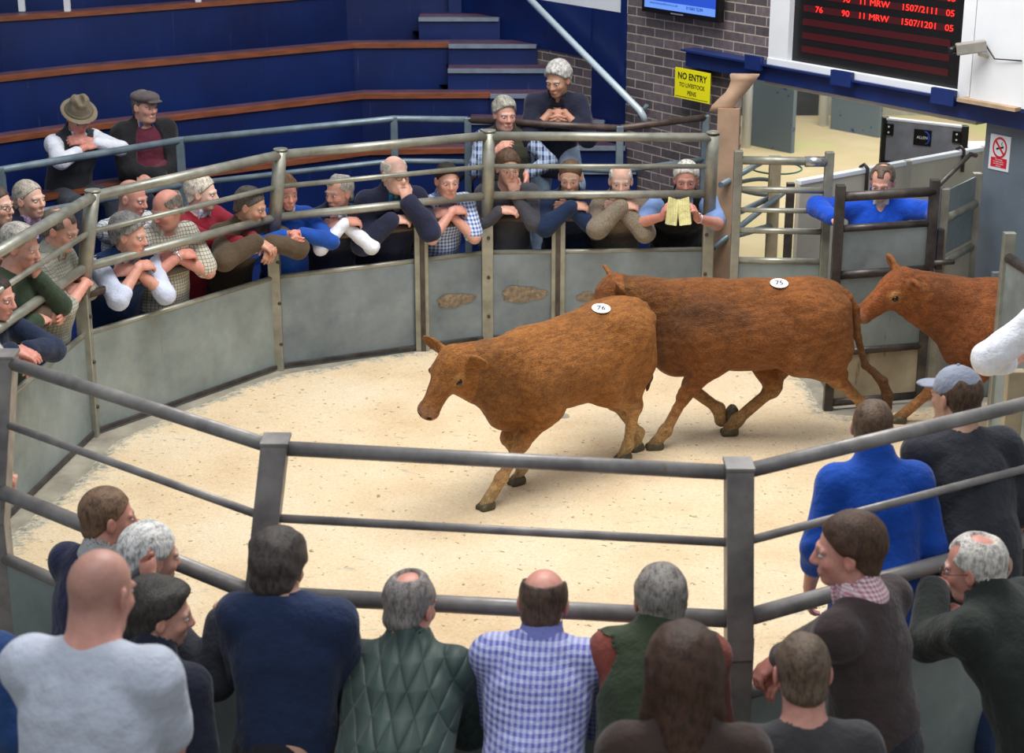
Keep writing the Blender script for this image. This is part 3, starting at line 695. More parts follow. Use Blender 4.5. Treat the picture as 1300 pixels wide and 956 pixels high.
# ================================================================== SDF MODELLING
def unit(v): v = np.asarray(v, float); return v/(np.linalg.norm(v)+1e-12)
class Field:
    def __init__(s, lo, hi, h, fine=()):
        """fine: list of (lo3, hi3, h) boxes in which the lattice is denser"""
        s.ax = []
        for a in range(3):
            edges = [lo[a]]; x = lo[a]
            while x < hi[a]:
                st = h
                for (l, u, hf) in fine:
                    if l[a]-.5*h <= x <= u[a]: st = min(st, hf)
                x += st; edges.append(x)
            s.ax.append(np.array(edges, np.float32))
        s.F = np.full([len(a) for a in s.ax], 1.0, np.float32)
    def block(s, lo, hi):
        sl = []
        for a in range(3):
            i0 = max(0, np.searchsorted(s.ax[a], lo[a])-1); i1 = min(len(s.ax[a]), np.searchsorted(s.ax[a], hi[a])+1)
            if i1 <= i0: return None, None
            sl.append(slice(i0, i1))
        P = np.stack(np.meshgrid(s.ax[0][sl[0]], s.ax[1][sl[1]], s.ax[2][sl[2]], indexing='ij'), -1)
        return tuple(sl), P
    def add(s, lo, hi, fn, k=.02, mode='u'):
        m = k+.03
        sl, P = s.block(np.asarray(lo)-m, np.asarray(hi)+m)
        if sl is None: return
        d = fn(P).astype(np.float32); A = s.F[sl]
        if mode == 'u':
            h = np.maximum(k-np.abs(A-d), 0)/max(k, 1e-6); s.F[sl] = np.minimum(A, d)-h*h*k*.25
        else:
            h = np.maximum(k-np.abs(A+d), 0)/max(k, 1e-6); s.F[sl] = np.maximum(A, -d)+h*h*k*.25
    def cap(s, a, b, r1, r2=None, k=.02, flat=1.0, fdir=None, mode='u'):
        a = np.asarray(a, float); b = np.asarray(b, float); r2 = r1 if r2 is None else r2
        R = max(r1, r2)*max(1, 1); ab = b-a; L2 = ab@ab+1e-12
        fd = unit(fdir) if fdir is not None else None
        def fn(P):
            q = P-a; t = np.clip((q@ab)/L2, 0, 1)
            q = q-t[..., None]*ab
            if fd is not None:
                c = q@fd; q = q+((1/flat-1)*c)[..., None]*fd
            return (np.sqrt((q*q).sum(-1))-(r1+(r2-r1)*t))*(flat if fd is not None and flat < 1 else 1)
        s.add(np.minimum(a, b)-R, np.maximum(a, b)+R, fn, k, mode)
    def ell(s, c, r, R=None, k=.02, mode='u'):
        c = np.asarray(c, float); r = np.asarray(r, float); m = r.max()
        if R is None: R = np.eye(3)
        def fn(P):
            q = (P-c)@R          # to local axes (columns of R are the axes)
            u = q/r; n = np.sqrt((u*u).sum(-1)); g = np.sqrt(((u/r)**2).sum(-1))
            return n*(n-1)/(g+1e-9)
        s.add(c-m, c+m, fn, k, mode)
    def halfspace(s, p, n, k=0.0):       # keep side opposite to n
        n = unit(n); X = np.add.outer(np.add.outer(s.ax[0]*n[0], s.ax[1]*n[1]), s.ax[2]*n[2])-float(np.dot(p, n))
        s.F = np.maximum(s.F, X.astype(np.float32))
    def mesh(s):
        F = s.F; I = F < 0
        nx, ny, nz = F.shape
        cnt = sum(I[a:nx-1+a, b:ny-1+b, c:nz-1+c].astype(np.int8) for a in (0, 1) for b in (0, 1) for c in (0, 1))
        cells = np.argwhere((cnt > 0) & (cnt < 8))
        if len(cells) == 0: return np.zeros((0, 3)), np.zeros((0, 4), int)
        ids = np.full((nx-1, ny-1, nz-1), -1, np.int64); ids[tuple(cells.T)] = np.arange(len(cells))
        acc = np.zeros((len(cells), 3)); n = np.zeros(len(cells))
        cor = [(a, b, c) for a in (0, 1) for b in (0, 1) for c in (0, 1)]
        pos = lambda idx: np.stack([s.ax[0][idx[:, 0]], s.ax[1][idx[:, 1]], s.ax[2][idx[:, 2]]], 1)
        for i, p in enumerate(cor):
            for q in cor[i+1:]:
                if sum(abs(x-y) for x, y in zip(p, q)) != 1: continue
                ia = cells+np.array(p); ib = cells+np.array(q)
                fa = F[tuple(ia.T)]; fb = F[tuple(ib.T)]
                m = (fa < 0) != (fb < 0)
                t = (fa[m]/(fa[m]-fb[m]))[:, None]
                acc[m] += pos(ia[m])*(1-t)+pos(ib[m])*t; n[m] += 1
        vert = acc/n[:, None]
        quads = []
        for ax in range(3):
            o = [x for x in range(3) if x != ax]
            sl0 = [slice(None)]*3; sl1 = [slice(None)]*3; sl0[ax] = slice(0, -1); sl1[ax] = slice(1, None)
            for x in o: sl0[x] = slice(1, -1); sl1[x] = slice(1, -1)
            A = I[tuple(sl0)]; B = I[tuple(sl1)]
            e = np.argwhere(A != B)
            if not len(e): continue
            sgn = A[tuple(e.T)]
            base = e.copy(); base[:, o[0]] += 1; base[:, o[1]] += 1
            def cid(d0, d1):
                c = base.copy(); c[:, o[0]] -= d0; c[:, o[1]] -= d1; return ids[tuple(c.T)]
            q = np.stack([cid(1, 1), cid(0, 1), cid(0, 0), cid(1, 0)], 1)
            flip = sgn if ax != 1 else ~sgn
            q[~flip] = q[~flip][:, ::-1]
            quads.append(q)
        q = np.concatenate(quads); q = q[(q >= 0).all(1)]
        return vert, q
def vert_normals(co, q):
    n = np.cross(co[q[:, 2]]-co[q[:, 0]], co[q[:, 3]]-co[q[:, 1]]); N_ = np.zeros_like(co)
    for i in range(4): np.add.at(N_, q[:, i], n)
    return N_/(np.linalg.norm(N_, axis=1)[:, None]+1e-12)
def drop_small(co, q, keep=1):
    """keep only the largest connected piece(s)"""
    lab = np.arange(len(co))
    for _ in range(400):
        m = lab[q].min(1); new = lab.copy()
        for i in range(4): np.minimum.at(new, q[:, i], m)
        new = new[new]
        if (new == lab).all(): break
        lab = new
    u, c = np.unique(lab[q[:, 0]], return_counts=True); best = u[np.argsort(-c)[:keep]]
    q = q[np.isin(lab[q[:, 0]], best)]; used, inv = np.unique(q, return_inverse=True)
    return co[used], inv.reshape(-1, 4)
# ------------------------------------------------------------------ cloth, skin and hair materials
def attr_skin_mat(name, fresh=1.0):
    m, nt, b = newmat(name)
    a = N(nt, 'ShaderNodeVertexColor'); a.layer_name = 'Col'
    co = coords(nt)
    g = ramp(nt, noise(nt, co, 38, 4, .6), [(.3, (.88, .84, .84, 1)), (.7, (1.08, 1.05, 1.05, 1))])
    c = mixc(nt, 1.0, a.outputs[0], g.outputs[0], 'MULTIPLY')
    nt.links.new(c, b.inputs['Base Color']); b.inputs['Roughness'].default_value = .48
    b.inputs['Subsurface Weight'].default_value = .12; b.inputs['Subsurface Radius'].default_value = (.01, .004, .002)
    b.inputs['Subsurface Scale'].default_value = .5
    bump(nt, b, noise(nt, co, 120, 3), .15, .002)
    return m
M['skin'] = attr_skin_mat('skin')
def hair_mat(rgb, rgb2=None):
    key = ('hair', rgb)
    if key in _mc: return _mc[key]
    m, nt, b = newmat('hair_strands')
    rgb2 = rgb2 or tuple(int(x*.55) for x in rgb)
    co = coords(nt, (1, 1, .16)); n = noise(nt, co, 150, 4, .6); n2 = noise(nt, coords(nt, (1, .3, .6)), 60, 3)
    mm = N(nt, 'ShaderNodeMath', operation='MULTIPLY'); nt.links.new(n, mm.inputs[0]); nt.links.new(n2, mm.inputs[1])
    r = ramp(nt, mm.outputs[0], [(.12, lin(rgb2)), (.3, lin(rgb))]); nt.links.new(r.outputs[0], b.inputs['Base Color'])
    b.inputs['Roughness'].default_value = .45; b.inputs['Specular IOR Level'].default_value = .3
    bump(nt, b, n, .8, .006); _mc[key] = m; return m
def cloth_mat(rgb, pat=None, rgb2=(230, 230, 230), size=.02, rough=.85, rot=0):
    key = ('cloth', rgb, pat, rgb2, size, rot)
    if key in _mc: return _mc[key]
    m, nt, b = newmat('cloth'); co = coords(nt, rot=(0, 0, rot))
    c0 = lin(rgb)
    rr = ramp(nt, noise(nt, co, 7, 4, .6), [(.3, tuple(x*.8 for x in c0[:3])+(1,)), (.7, tuple(min(1, x*1.15) for x in c0[:3])+(1,))])
    c = rr.outputs[0]
    sp = N(nt, 'ShaderNodeSeparateXYZ'); nt.links.new(co, sp.inputs[0])
    def stripes(sock, period, lo=.5):
        a = N(nt, 'ShaderNodeMath', operation='MULTIPLY'); nt.links.new(sock, a.inputs[0]); a.inputs[1].default_value = 1/period
        f = N(nt, 'ShaderNodeMath', operation='FRACT'); nt.links.new(a.outputs[0], f.inputs[0])
        g = N(nt, 'ShaderNodeMath', operation='GREATER_THAN'); nt.links.new(f.outputs[0], g.inputs[0]); g.inputs[1].default_value = lo
        return g.outputs[0]
    def add2(a, b_, op='ADD'):
        q = N(nt, 'ShaderNodeMath', operation=op); nt.links.new(a, q.inputs[0]); nt.links.new(b_, q.inputs[1]); return q.outputs[0]
    h = None
    if pat == 'check':      # gingham
        s1 = stripes(sp.outputs[0], size); s2 = stripes(sp.outputs[2], size)
        q = add2(s1, s2); mm = N(nt, 'ShaderNodeMath', operation='MULTIPLY'); nt.links.new(q, mm.inputs[0]); mm.inputs[1].default_value = .5
        c = mixc(nt, mm.outputs[0], c, lin(rgb2))
    elif pat == 'lines':    # tattersall, thin lines
        s1 = stripes(sp.outputs[0], size, .82); s2 = stripes(sp.outputs[2], size, .82)
        q = add2(s1, s2, 'MAXIMUM'); c = mixc(nt, q, c, lin(rgb2))
    elif pat == 'tartan':
        s1 = stripes(sp.outputs[0], size, .55); s2 = stripes(sp.outputs[2], size, .55)
        q = add2(s1, s2); mm = N(nt, 'ShaderNodeMath', operation='MULTIPLY'); nt.links.new(q, mm.inputs[0]); mm.inputs[1].default_value = .45
        c = mixc(nt, mm.outputs[0], c, lin(rgb2))
        s3 = stripes(sp.outputs[0], size*.5, .9); c = mixc(nt, s3, c, lin((220, 220, 215)))
    elif pat == 'stripe':
        c = mixc(nt, stripes(sp.outputs[0], size, .6), c, lin(rgb2))
    elif pat == 'tweed':
        n = ramp(nt, noise(nt, co, 160, 3, .7), [(.42, (0, 0, 0, 1)), (.58, (1, 1, 1, 1))]); c = mixc(nt, n.outputs[0], c, lin(rgb2))
    elif pat == 'quilt':    # diamond stitching
        def diag(sgn):
            k = N(nt, 'ShaderNodeMath', operation='MULTIPLY'); nt.links.new(sp.outputs[2], k.inputs[0]); k.inputs[1].default_value = sgn*.62
            e = add2(sp.outputs[0], k.outputs[0]); a = N(nt, 'ShaderNodeMath', operation='MULTIPLY'); nt.links.new(e, a.inputs[0]); a.inputs[1].default_value = math.pi/size
            s_ = N(nt, 'ShaderNodeMath', operation='SINE'); nt.links.new(a.outputs[0], s_.inputs[0])
            ab = N(nt, 'ShaderNodeMath', operation='ABSOLUTE'); nt.links.new(s_.outputs[0], ab.inputs[0]); return ab.outputs[0]
        h0 = add2(diag(1), diag(-1), 'MINIMUM'); pw = N(nt, 'ShaderNodeMath', operation='POWER'); nt.links.new(h0, pw.inputs[0]); pw.inputs[1].default_value = .45; h = pw.outputs[0]
    nt.links.new(c, b.inputs['Base Color']); b.inputs['Roughness'].default_value = rough; b.inputs['Specular IOR Level'].default_value = .25
    if pat == 'quilt': b.inputs['Roughness'].default_value = .5; bump(nt, b, h, 1.0, .012)
    else:
        wv = add2(noise(nt, co, 16, 4, .6), noise(nt, co, 4, 2, .5)); bump(nt, b, wv, .6, .025)
    b.inputs['Sheen Weight'].default_value = .15
    _mc[key] = m; return m
M_eye = simple('eye_white', (214, 208, 204), .25, 0, .02, 3, 0); M_iris = simple('iris', (52, 44, 38), .2, 0, .1, 3, 0)
M_glass = simple('spectacle_frame', (70, 58, 50), .3, .3, .1, 3, 0); M_watch = simple('watch_metal', (200, 200, 205), .25, .7, .05, 3, 0)
M_shoe = simple('dark_leather', (38, 30, 26), .5, 0, .2, 6, .1); M_button = simple('button', (190, 186, 176), .4)
# ------------------------------------------------------------------ person
SKIN = {'fair': (216, 176, 156), 'ruddy': (210, 162, 144), 'tan': (194, 152, 128), 'red': (206, 150, 134), 'pale': (226, 192, 174)}
def rotm(yaw, pitch, roll=0):
    """columns: right, forward, up.  yaw>0 turns left (ccw from above), pitch>0 looks down"""
    cy, sy = math.cos(yaw), math.sin(yaw); Rz = np.array([[cy, -sy, 0], [sy, cy, 0], [0, 0, 1]])
    cp, sp = math.cos(-pitch), math.sin(-pitch); Rx = np.array([[1, 0, 0], [0, cp, -sp], [0, sp, cp]])
    cr, sr = math.cos(roll), math.sin(roll); Ry = np.array([[cr, 0, sr], [0, 1, 0], [-sr, 0, cr]])
    return Rz@Rx@Ry
def ik(S_, W_, l1, l2, pole):
    S_ = np.asarray(S_, float); W_ = np.asarray(W_, float); d = W_-S_; L = np.linalg.norm(d)
    mx = (l1+l2)*.995
    if L > mx: W_ = S_+d/L*mx; d = W_-S_; L = mx
    u = d/L; a = (l1*l1-l2*l2+L*L)/(2*L); h = math.sqrt(max(l1*l1-a*a, 0))
    p = np.asarray(pole, float); p = p-u*(p@u); p = unit(p)
    return S_+u*a+p*h, W_
def hand(F, W, d, pn, s, curl=.5, side=1, spread=.3, thumb=.6, k=.006):
    """W wrist, d pointing direction, pn palm normal (palm faces pn), side=+1 right hand"""
    d = unit(d); pn = np.asarray(pn, float); pn = unit(pn-d*(pn@d)); x = np.cross(d, pn)*side   # x: towards thumb side
    F.cap(W-d*.01*s, W+d*.045*s, .026*s, .034*s, .012, .62, pn)
    F.cap(W+d*.03*s+x*.014*s, W+d*.082*s+x*.02*s, .026*s, .022*s, .01, .6, pn)
    F.cap(W+d*.03*s-x*.014*s, W+d*.078*s-x*.02*s, .026*s, .021*s, .01, .6, pn)
    for i, (off, L) in enumerate(((.031, .070), (.0105, .078), (-.010, .073), (-.030, .058))):
        base = W+d*(.086-.003*abs(i-1))*s+x*off*s; a = spread*(off*6); dd = unit(d+x*a)
        p = base; ang = 0
        for j, (fr, r) in enumerate(((.45, .0098), (.31, .0090), (.24, .0080))):
            ang += curl*(.55, .95, .6)[j]*1.15
            q = p+(dd*math.cos(ang)+pn*math.sin(ang))*L*fr*s
            F.cap(p, q, r*s, r*.94*s, k); p = q
    tb = W+d*.028*s+x*.030*s+pn*.006*s
    t1 = tb+unit(d*.75+x*(1.0-thumb*.6)+pn*thumb*.6)*.040*s; t2 = t1+unit(d*1.0+x*(.25-thumb*.3)+pn*thumb*.5)*.032*s
    F.cap(tb, t1, .0135*s, .0112*s, .01); F.cap(t1, t2, .0108*s, .009*s, k)
HEADK = dict(cr=((0, -.014, .034), (.076, .097, .088)))
def person(name, head, heading, label, g0=G0, s=1.0, skin='fair', hair='full', haircol=(120, 90, 70), yaw=0, pitch=.15, roll=0,
           arms='rail', rail=None, railz=.95, lay=(), legs=((52, 56, 66), None), pose='stand', seat=None, hem=.0, hat=None, glasses=False, watch=None,
           face=True, group=None, fat=1.0, tilt=None, hl=None, hr=None, poleL=None, poleR=None, curl=(.6, .6), collar=None, brow=None, h=None, beard=None,
           hp=None, gap=False, shrug=0.0, offx=0.0, twist=0.0, neck=0.0):
    """head: world position of the head centre. heading: direction the body faces (degrees, 90 = +Y).
       lay: garments from the inside out: dict(kind, col, mat, sleeve, ...)"""
    head = Vector(head); th_ = math.radians(heading); fw = V(math.cos(th_), math.sin(th_), 0); rt = V(fw.y, -fw.x, 0)
    U = s
    # ---- solve the torso so that the head sits where it should
    nd = .060+.03*abs(pitch)
    nz = head.z-(.128-neck)*U                    # neck base height
    nxy = V(head.x, head.y)-V(fw.x, fw.y)*nd*U-V(rt.x, rt.y)*offx
    L = .50*U
    if pose == 'sit': hz = seat+.10*U
    else:
        hz = g0+.92*U
        if nz-hz > L*.985: hz = nz-L*.985
        if tilt is not None: hz = nz-L*math.cos(tilt)
        elif nz-hz < L*.62: hz = nz-L*.62
    c = min(.999, max(.2, (nz-hz)/L)); b = math.acos(c)
    if pose == 'sit' and tilt is not None: b = tilt; hz = nz-L*math.cos(b)
    hip2 = nxy-V(fw.x, fw.y)*L*math.sin(b)
    org = V(hip2.x, hip2.y, g0)
    root_rz = th_-math.pi/2
    def loc(p):     # world -> local
        q = Vector(p)-org; return np.array([q.dot(rt), q.dot(fw), q.z])
    Hc = np.array([0, 0, hz-g0]); Nb = loc((nxy.x, nxy.y, nz)); t = unit(Nb-Hc)
    up = np.array([0, 0, 1.0]); fwd = np.array([0, 1.0, 0])
    bk = np.cross(np.array([1.0, 0, 0]), t)  # torso forward (chest normal)
    if bk[1] < 0: bk = -bk
    hc = loc(head)
    RH = rotm(yaw, pitch, roll)
    HP = lambda p: hc+RH@(np.array(p, float)*U)
    sw = .166*U*(1+.25*(fat-1)); tw = math.radians(twist); sx = np.array([math.cos(tw), math.sin(tw), 0])
    SR = Nb-t*(.068-.05*shrug)*U+sx*sw+bk*.0; SL = Nb-t*(.068-.05*shrug)*U-sx*sw
    l1, l2 = .285*U, .255*U
    ry = None
    if rail is not None: ry = rail
    elif arms in ('rail', 'folded', 'clasp', 'chin', 'hang'):
        o2 = V(nxy.x, nxy.y); best = None
        for Bp in RAILPATHS:
            for i in range(len(Bp)-1):
                a, c2 = Bp[i], Bp[i+1]; e = c2-a; den = fw.x*(-e.y)+fw.y*e.x
                if abs(den) < 1e-6: continue
                r = a-o2; tt = (r.x*(-e.y)+r.y*e.x)/den; uu = (fw.x*r.y-fw.y*r.x)/den
                if -.05 <= uu <= 1.05 and -.6 < tt < 1.4 and (best is None or abs(tt) < abs(best)): best = tt
        ry = (best if best is not None else .15); ry = max(ry, .02)+Nb[1]
    if ry is None: ry = Nb[1]+.15
    rz = railz-g0
    zt_ = rz+.062*U
    A = {}
    if arms == 'folded':
        hr_ = np.array([-.005*U, ry+.07*U, zt_+.03*U]); hl_ = np.array([.005*U, ry+.02*U, zt_+.0*U])
        pr = np.array([.85, .2, -.8]); pl = np.array([-.85, .2, -.8])
        dR = np.array([-1, -.25, -.12]); dL = np.array([1, -.35, .05]); nR = np.array([0, -.6, -.9]); nL = np.array([0, -.8, -.4])
    elif arms == 'clasp':
        hr_ = np.array([.055*U, ry+.12*U, zt_-.0*U]); hl_ = np.array([-.055*U, ry+.12*U, zt_-.0*U])
        pr = np.array([1.0, -.1, -.45]); pl = np.array([-1.0, -.1, -.45])
        dR = np.array([-.55, .75, -.35]); dL = np.array([.55, .75, -.35]); nR = np.array([-.8, -.5, -.2]); nL = np.array([.8, -.5, -.2])
    elif arms == 'hang':
        hr_ = np.array([.05*U, ry+.14*U, zt_+.0*U]); hl_ = np.array([-.03*U, ry+.15*U, zt_-.02])
        pr = np.array([1.0, -.1, -.35]); pl = np.array([-1.0, -.1, -.35])
        dR = np.array([-.55, .7, -.35]); dL = np.array([.4, .6, -.8]); nR = np.array([-.2, -.2, -1]); nL = np.array([.0, -.9, -.4])
    elif arms == 'chin':
        hr_ = np.array([.06*U, ry+.05*U, zt_]); pr = np.array([.5, .2, -.9]); dR = np.array([-1, .05, -.05]); nR = np.array([0, -.5, -.9])
        hl_ = HP((-.03, .105, -.155)); pl = np.array([-.5, .5, -1.0]); dL = unit(HP((0, .09, -.07))-hl_+np.array([0, 0, .05])); nL = RH@np.array([0, -1, 0.0])
    elif arms == 'down':
        hr_ = SR+np.array([.07*U, .05*U, -.5*U]); hl_ = SL+np.array([-.07*U, .05*U, -.5*U])
        pr = np.array([.4, -1, 0]); pl = np.array([-.4, -1, 0]); dR = dL = np.array([0, .1, -1]); nR = np.array([-1, 0, 0]); nL = np.array([1, 0, 0])
    elif arms == 'lap':
        hr_ = np.array([-.02*U, .30*U, Hc[2]+.12*U]); hl_ = np.array([.05*U, .28*U, Hc[2]+.15*U])
        pr = np.array([1, -.3, -.6]); pl = np.array([-1, -.3, -.6]); dR = np.array([-.8, .5, -.3]); dL = np.array([.8, .4, -.3]); nR = np.array([0, -.5, -.8]); nL = np.array([0, -.5, -.8])
    else:
        hr_ = np.array([.16*U, ry+.1*U, zt_]); hl_ = np.array([-.16*U, ry+.1*U, zt_]); pr = np.array([1, -.3, -.7]); pl = np.array([-1, -.3, -.7])
        dR = dL = np.array([0, .8, -.5]); nR = nL = np.array([0, -.3, -1])
    if arms == 'low':
        hr_ = np.array([.10*U, Nb[1]+.26*U, .98*U]); hl_ = np.array([-.10*U, Nb[1]+.27*U, .98*U])
        pr = np.array([.35, -.3, -1.0]); pl = np.array([-.35, -.3, -1.0]); dR = np.array([-.6, .7, -.1]); dL = np.array([.6, .7, -.1]); nR = np.array([0, -.2, -1]); nL = np.array([0, -.2, -1])
    def over(spec, w, p, d_, n_):
        if spec is None: return w, p, d_, n_
        w = loc(spec['w']) if 'w' in spec else (np.array(spec['l'], float)*U+np.array([0, 0, 0]) if 'l' in spec else w)
        if 'd' in spec: d_ = np.array(spec['d'], float)
        if 'n' in spec: n_ = np.array(spec['n'], float)
        if 'p' in spec: p = np.array(spec['p'], float)
        return w, p, d_, n_
    hr_, pr, dR, nR = over(hr, hr_, pr, dR, nR); hl_, pl, dL, nL = over(hl, hl_, pl, dL, nL)
    ER, hr_ = ik(SR, hr_, l1, l2, pr); EL, hl_ = ik(SL, hl_, l1, l2, pl)
    # legs
    JR, JL = Hc+np.array([.09*U, 0, -.03*U]), Hc+np.array([-.09*U, 0, -.03*U])
    if pose == 'sit':
        KR = JR+np.array([.06*U, .42*U, .01*U]); KL = JL+np.array([-.06*U, .42*U, .01*U]); AR = KR+np.array([.0, .02*U, -.40*U]); AL = KL+np.array([0, .02*U, -.40*U])
    else:
        AR = np.array([.12*U, -.02, .085*U]); AL = np.array([-.12*U, -.02, .085*U])
        if pose == 'foot_up': AL = np.array([-.14*U, .30*U, .42*U])
        KR, AR = ik(JR, AR, .43*U, .42*U, np.array([.1, 1, 0])); KL, AL = ik(JL, AL, .43*U, .42*U, np.array([-.1, 1, 0]))
    f_ = fat
    def torso(F, inf=0.0, low=-.08, shoulders=True):
        F.cap(Hc+t*.0, Hc+t*.12*U, .128*U*f_+inf, .125*U*f_+inf, .05, .74, bk)
        F.cap(Hc+t*.10*U, Nb-t*.20*U, .128*U*f_+inf, .150*U*(.5+.5*f_)+inf, .06, .70, bk)
        if f_ > 1.02: F.ell(Hc+t*.13*U+bk*.03*U*f_, (.12*U*f_+inf, .12*U*f_+inf, .13*U+inf), None, .05)
        F.cap(Nb-t*.20*U, Nb-t*.13*U, .150*U+inf, .135*U+inf, .05, .66, bk)
        F.ell(Nb-t*.17*U+bk*.035*U, (.14*U+inf, .085*U+inf, .10*U+inf), None, .05)
        if shoulders:
            for Sx in (SR, SL):
                F.cap(Nb-t*.03*U+(Sx-Nb)*.22-bk*.015*U, Sx*.92+Nb*.08-t*.004*U, .048*U+inf*.6, .050*U+inf*.6, .04)
                F.ell(Sx-t*.012*U, (.056*U+inf*.7,)*3, None, .035)
    def pelvis(F, inf, cut=.0):
        F.cap(Hc-np.array([0, 0, .02])*U, Hc+t*.08*U, .132*U*f_+inf, .128*U*f_+inf, .05, .78, bk)
        F.ell(Hc-bk*.05*U-t*.02*U, (.125*U+inf, .10*U+inf, .11*U+inf), None, .05)
    def arm(F, S_, E_, W_, inf=0.0, frac=1.0, k=.03, taper=True):
        F.cap(S_, E_, .051*U+inf*.8, .043*U+inf, k)
        e2 = E_+(W_-E_)*frac
        F.cap(E_, e2, .044*U+inf, (.044-.017*frac)*U+inf, .02)
    def leg(F, J, K_, A_, inf=0.0, flare=0):
        F.cap(J, K_, .085*U+inf, .056*U+inf, .04); F.cap(K_, A_, .056*U+inf+flare*.3, .040*U+inf+flare, .02)
    # ---- body
    P_all = np.array([hc, Nb, SR, SL, ER, EL, hr_, hl_, KR, KL, AR, AL, Hc]); lo = P_all.min(0)-.24*U; hi = P_all.max(0)+.24*U; lo[2] = max(lo[2], -.01); hi[2] = hc[2]+.16*U
    hH = h or .0056
    fine = [(hc-.135*U, hc+.135*U, hH)]
    for Wp, dd in ((hr_, dR), (hl_, dL)):
        c_ = Wp+unit(dd)*.07*U; fine.append((c_-.10*U, c_+.10*U, .0075))
    F = Field(lo, hi, .0125, fine)
    torso(F); pelvis(F, 0)
    arm(F, SR, ER, hr_); arm(F, SL, EL, hl_); leg(F, JR, KR, AR); leg(F, JL, KL, AL)
    hand(F, hr_, dR, nR, U, curl[0], 1); hand(F, hl_, dL, nL, U, curl[1], -1)
    F.cap(Nb-t*.06*U, HP((0, -.022, -.030)), .070*U*(.5+.5*f_), .060*U*(.5+.5*f_), .03)
    # head
    F.ell(HP((0, -.014, .034)), np.array((.075, .096, .087))*U, RH, .02)
    F.ell(HP((0, .030, -.030)), np.array((.060, .062, .078))*U*np.array([.7+.3*f_, 1, 1]), RH, .03)
    F.ell(HP((0, .062, -.088)), np.array((.030, .026, .022))*U, RH, .025)
    if f_ > 1.02: F.ell(HP((0, .028, -.092)), np.array((.05, .05, .03))*U, RH, .03)
    if face:
        for e in (-1, 1):
            F.ell(HP((e*.033, .098, .006)), np.array((.016, .013, .009))*U, RH, .014, 's')
            F.cap(HP((e*.012, .086, .026)), HP((e*.046, .076, .024)), .0105*U, .009*U, .012)
            F.ell(HP((e*.036, .063, -.022)), np.array((.024, .022, .020))*U, RH, .02)
            F.ell(HP((e*.0105, .098, -.028)), np.array((.0085, .010, .008))*U, RH, .008)
        F.cap(HP((0, .088, .018)), HP((0, .108, -.022)), .008*U, .0125*U, .012)
        F.ell(HP((0, .086, -.060)), np.array((.027, .012, .008))*U, RH, .008); F.ell(HP((0, .084, -.0705)), np.array((.023, .012, .007))*U, RH, .008)
        F.ell(HP((0, .100, -.0655)), np.array((.022, .006, .0022))*U, RH, .004, 's')
    for e in (-1, 1):
        Re = RH@rotm(e*.35, -.15)
        F.ell(HP((e*.080, -.008, -.002)), np.array((.009, .020, .033))*U, Re, .008)
        F.ell(HP((e*.090, -.002, .002)), np.array((.007, .010, .017))*U, Re, .006, 's')
    co, q = F.mesh(); co, q = drop_small(co, q)
    root = empty(name, org, root_rz, label=label, cat='person', group=group)
    body = np_mesh('body', co, q, M['skin'], root)
    base = np.array(lin(SKIN[skin])[:3]); n_ = len(co); colr = np.tile(base, (n_, 1))
    hl_c = ((co-hc)@RH)/U    # head-local coordinates
    inh = (np.linalg.norm(hl_c, axis=1) < .16) & (hl_c[:, 2] > -.13)
    def blob(c, r, col, a=1.0):
        d = np.sqrt((((hl_c-np.array(c))/np.array(r))**2).sum(1)); w_ = np.clip(1.5-d, 0, 1)*a*inh
        colr[:] = colr*(1-w_[:, None])+np.array(lin(col)[:3])*w_[:, None]
    sk = SKIN[skin]; red = (min(255, sk[0]), int(sk[1]*.82), int(sk[2]*.80))
    if face:
        for e in (-1, 1):
            blob((e*.042, .07, -.025), (.026, .03, .022), red, .45)
            bc = brow or tuple(int(x*.7+30) for x in haircol); blob((e*.032, .088, .031), (.019, .02, .0048), bc, .75)
            blob((e*.085, 0, 0), (.02, .03, .04), red, .35)
        blob((0, .112, -.024), (.017, .02, .016), red, .5)
        blob((0, .096, -.0655), (.025, .02, .0065), (int(sk[0]*.78), int(sk[1]*.62), int(sk[2]*.62)), .8)
        if beard: blob((0, .07, -.085), (.06, .06, .04), beard, .55)
    if hair in ('bald', 'thin', 'fringe', 'receding'): blob((0, .0, .10), (.06, .08, .04), red, .35)
    if hair in ('stubble', 'thin'):
        blob((0, -.05, .02), (.10, .075, .095), haircol, .7)
    rw = np.clip(1-(np.minimum(np.linalg.norm(co-hr_, axis=1), np.linalg.norm(co-hl_, axis=1))-.1)/.08, 0, 1)*.35
    colr = colr*(1-rw[:, None])+np.array(lin(red)[:3])*rw[:, None]
    at = body.data.color_attributes.new('Col', 'FLOAT_COLOR', 'POINT'); at.data.foreach_set('color', np.column_stack([colr, np.ones(n_)]).astype(np.float32).ravel())
    def lobj(name_, F_, mat, amp=.0, sc=14, seed=0, keep=None, dropn=None, parent=root):
        co_, q_ = F_.mesh()
        if len(q_) == 0: return None
        if dropn: co_, q_ = drop_small(co_, q_, dropn)
        if amp:
            nn_ = vert_normals(co_, q_); co_ = co_+nn_*(amp*vnoise(co_, sc, seed))[:, None]
        return np_mesh(name_, co_, q_, mat, parent)
    # eyes
    if face:
        for e in (-1, 1):
            c_ = HP((e*.0325, .0785, .0065)); mb = MB(); r = .0128*U
            f3 = RH@np.array([e*-.05, 1, -.12]); mb.ball((0, 0, 0), r, 12, (1, 1, .52)); mb.mi = 1; mb.ball((0, .58*r, -.04*r), r*.54, 10, (1, 1, .82))
            T_ = Matrix.Translation(c_) @ Matrix(RH.tolist()).to_4x4(); bmesh.ops.transform(mb.bm, matrix=T_, verts=mb.bm.verts[:])
            o = mb.build('eye', [M_eye, M_iris], None, recenter=False); o.parent = root
    seed = int(abs(head.x*977+head.y*131)) % 9999
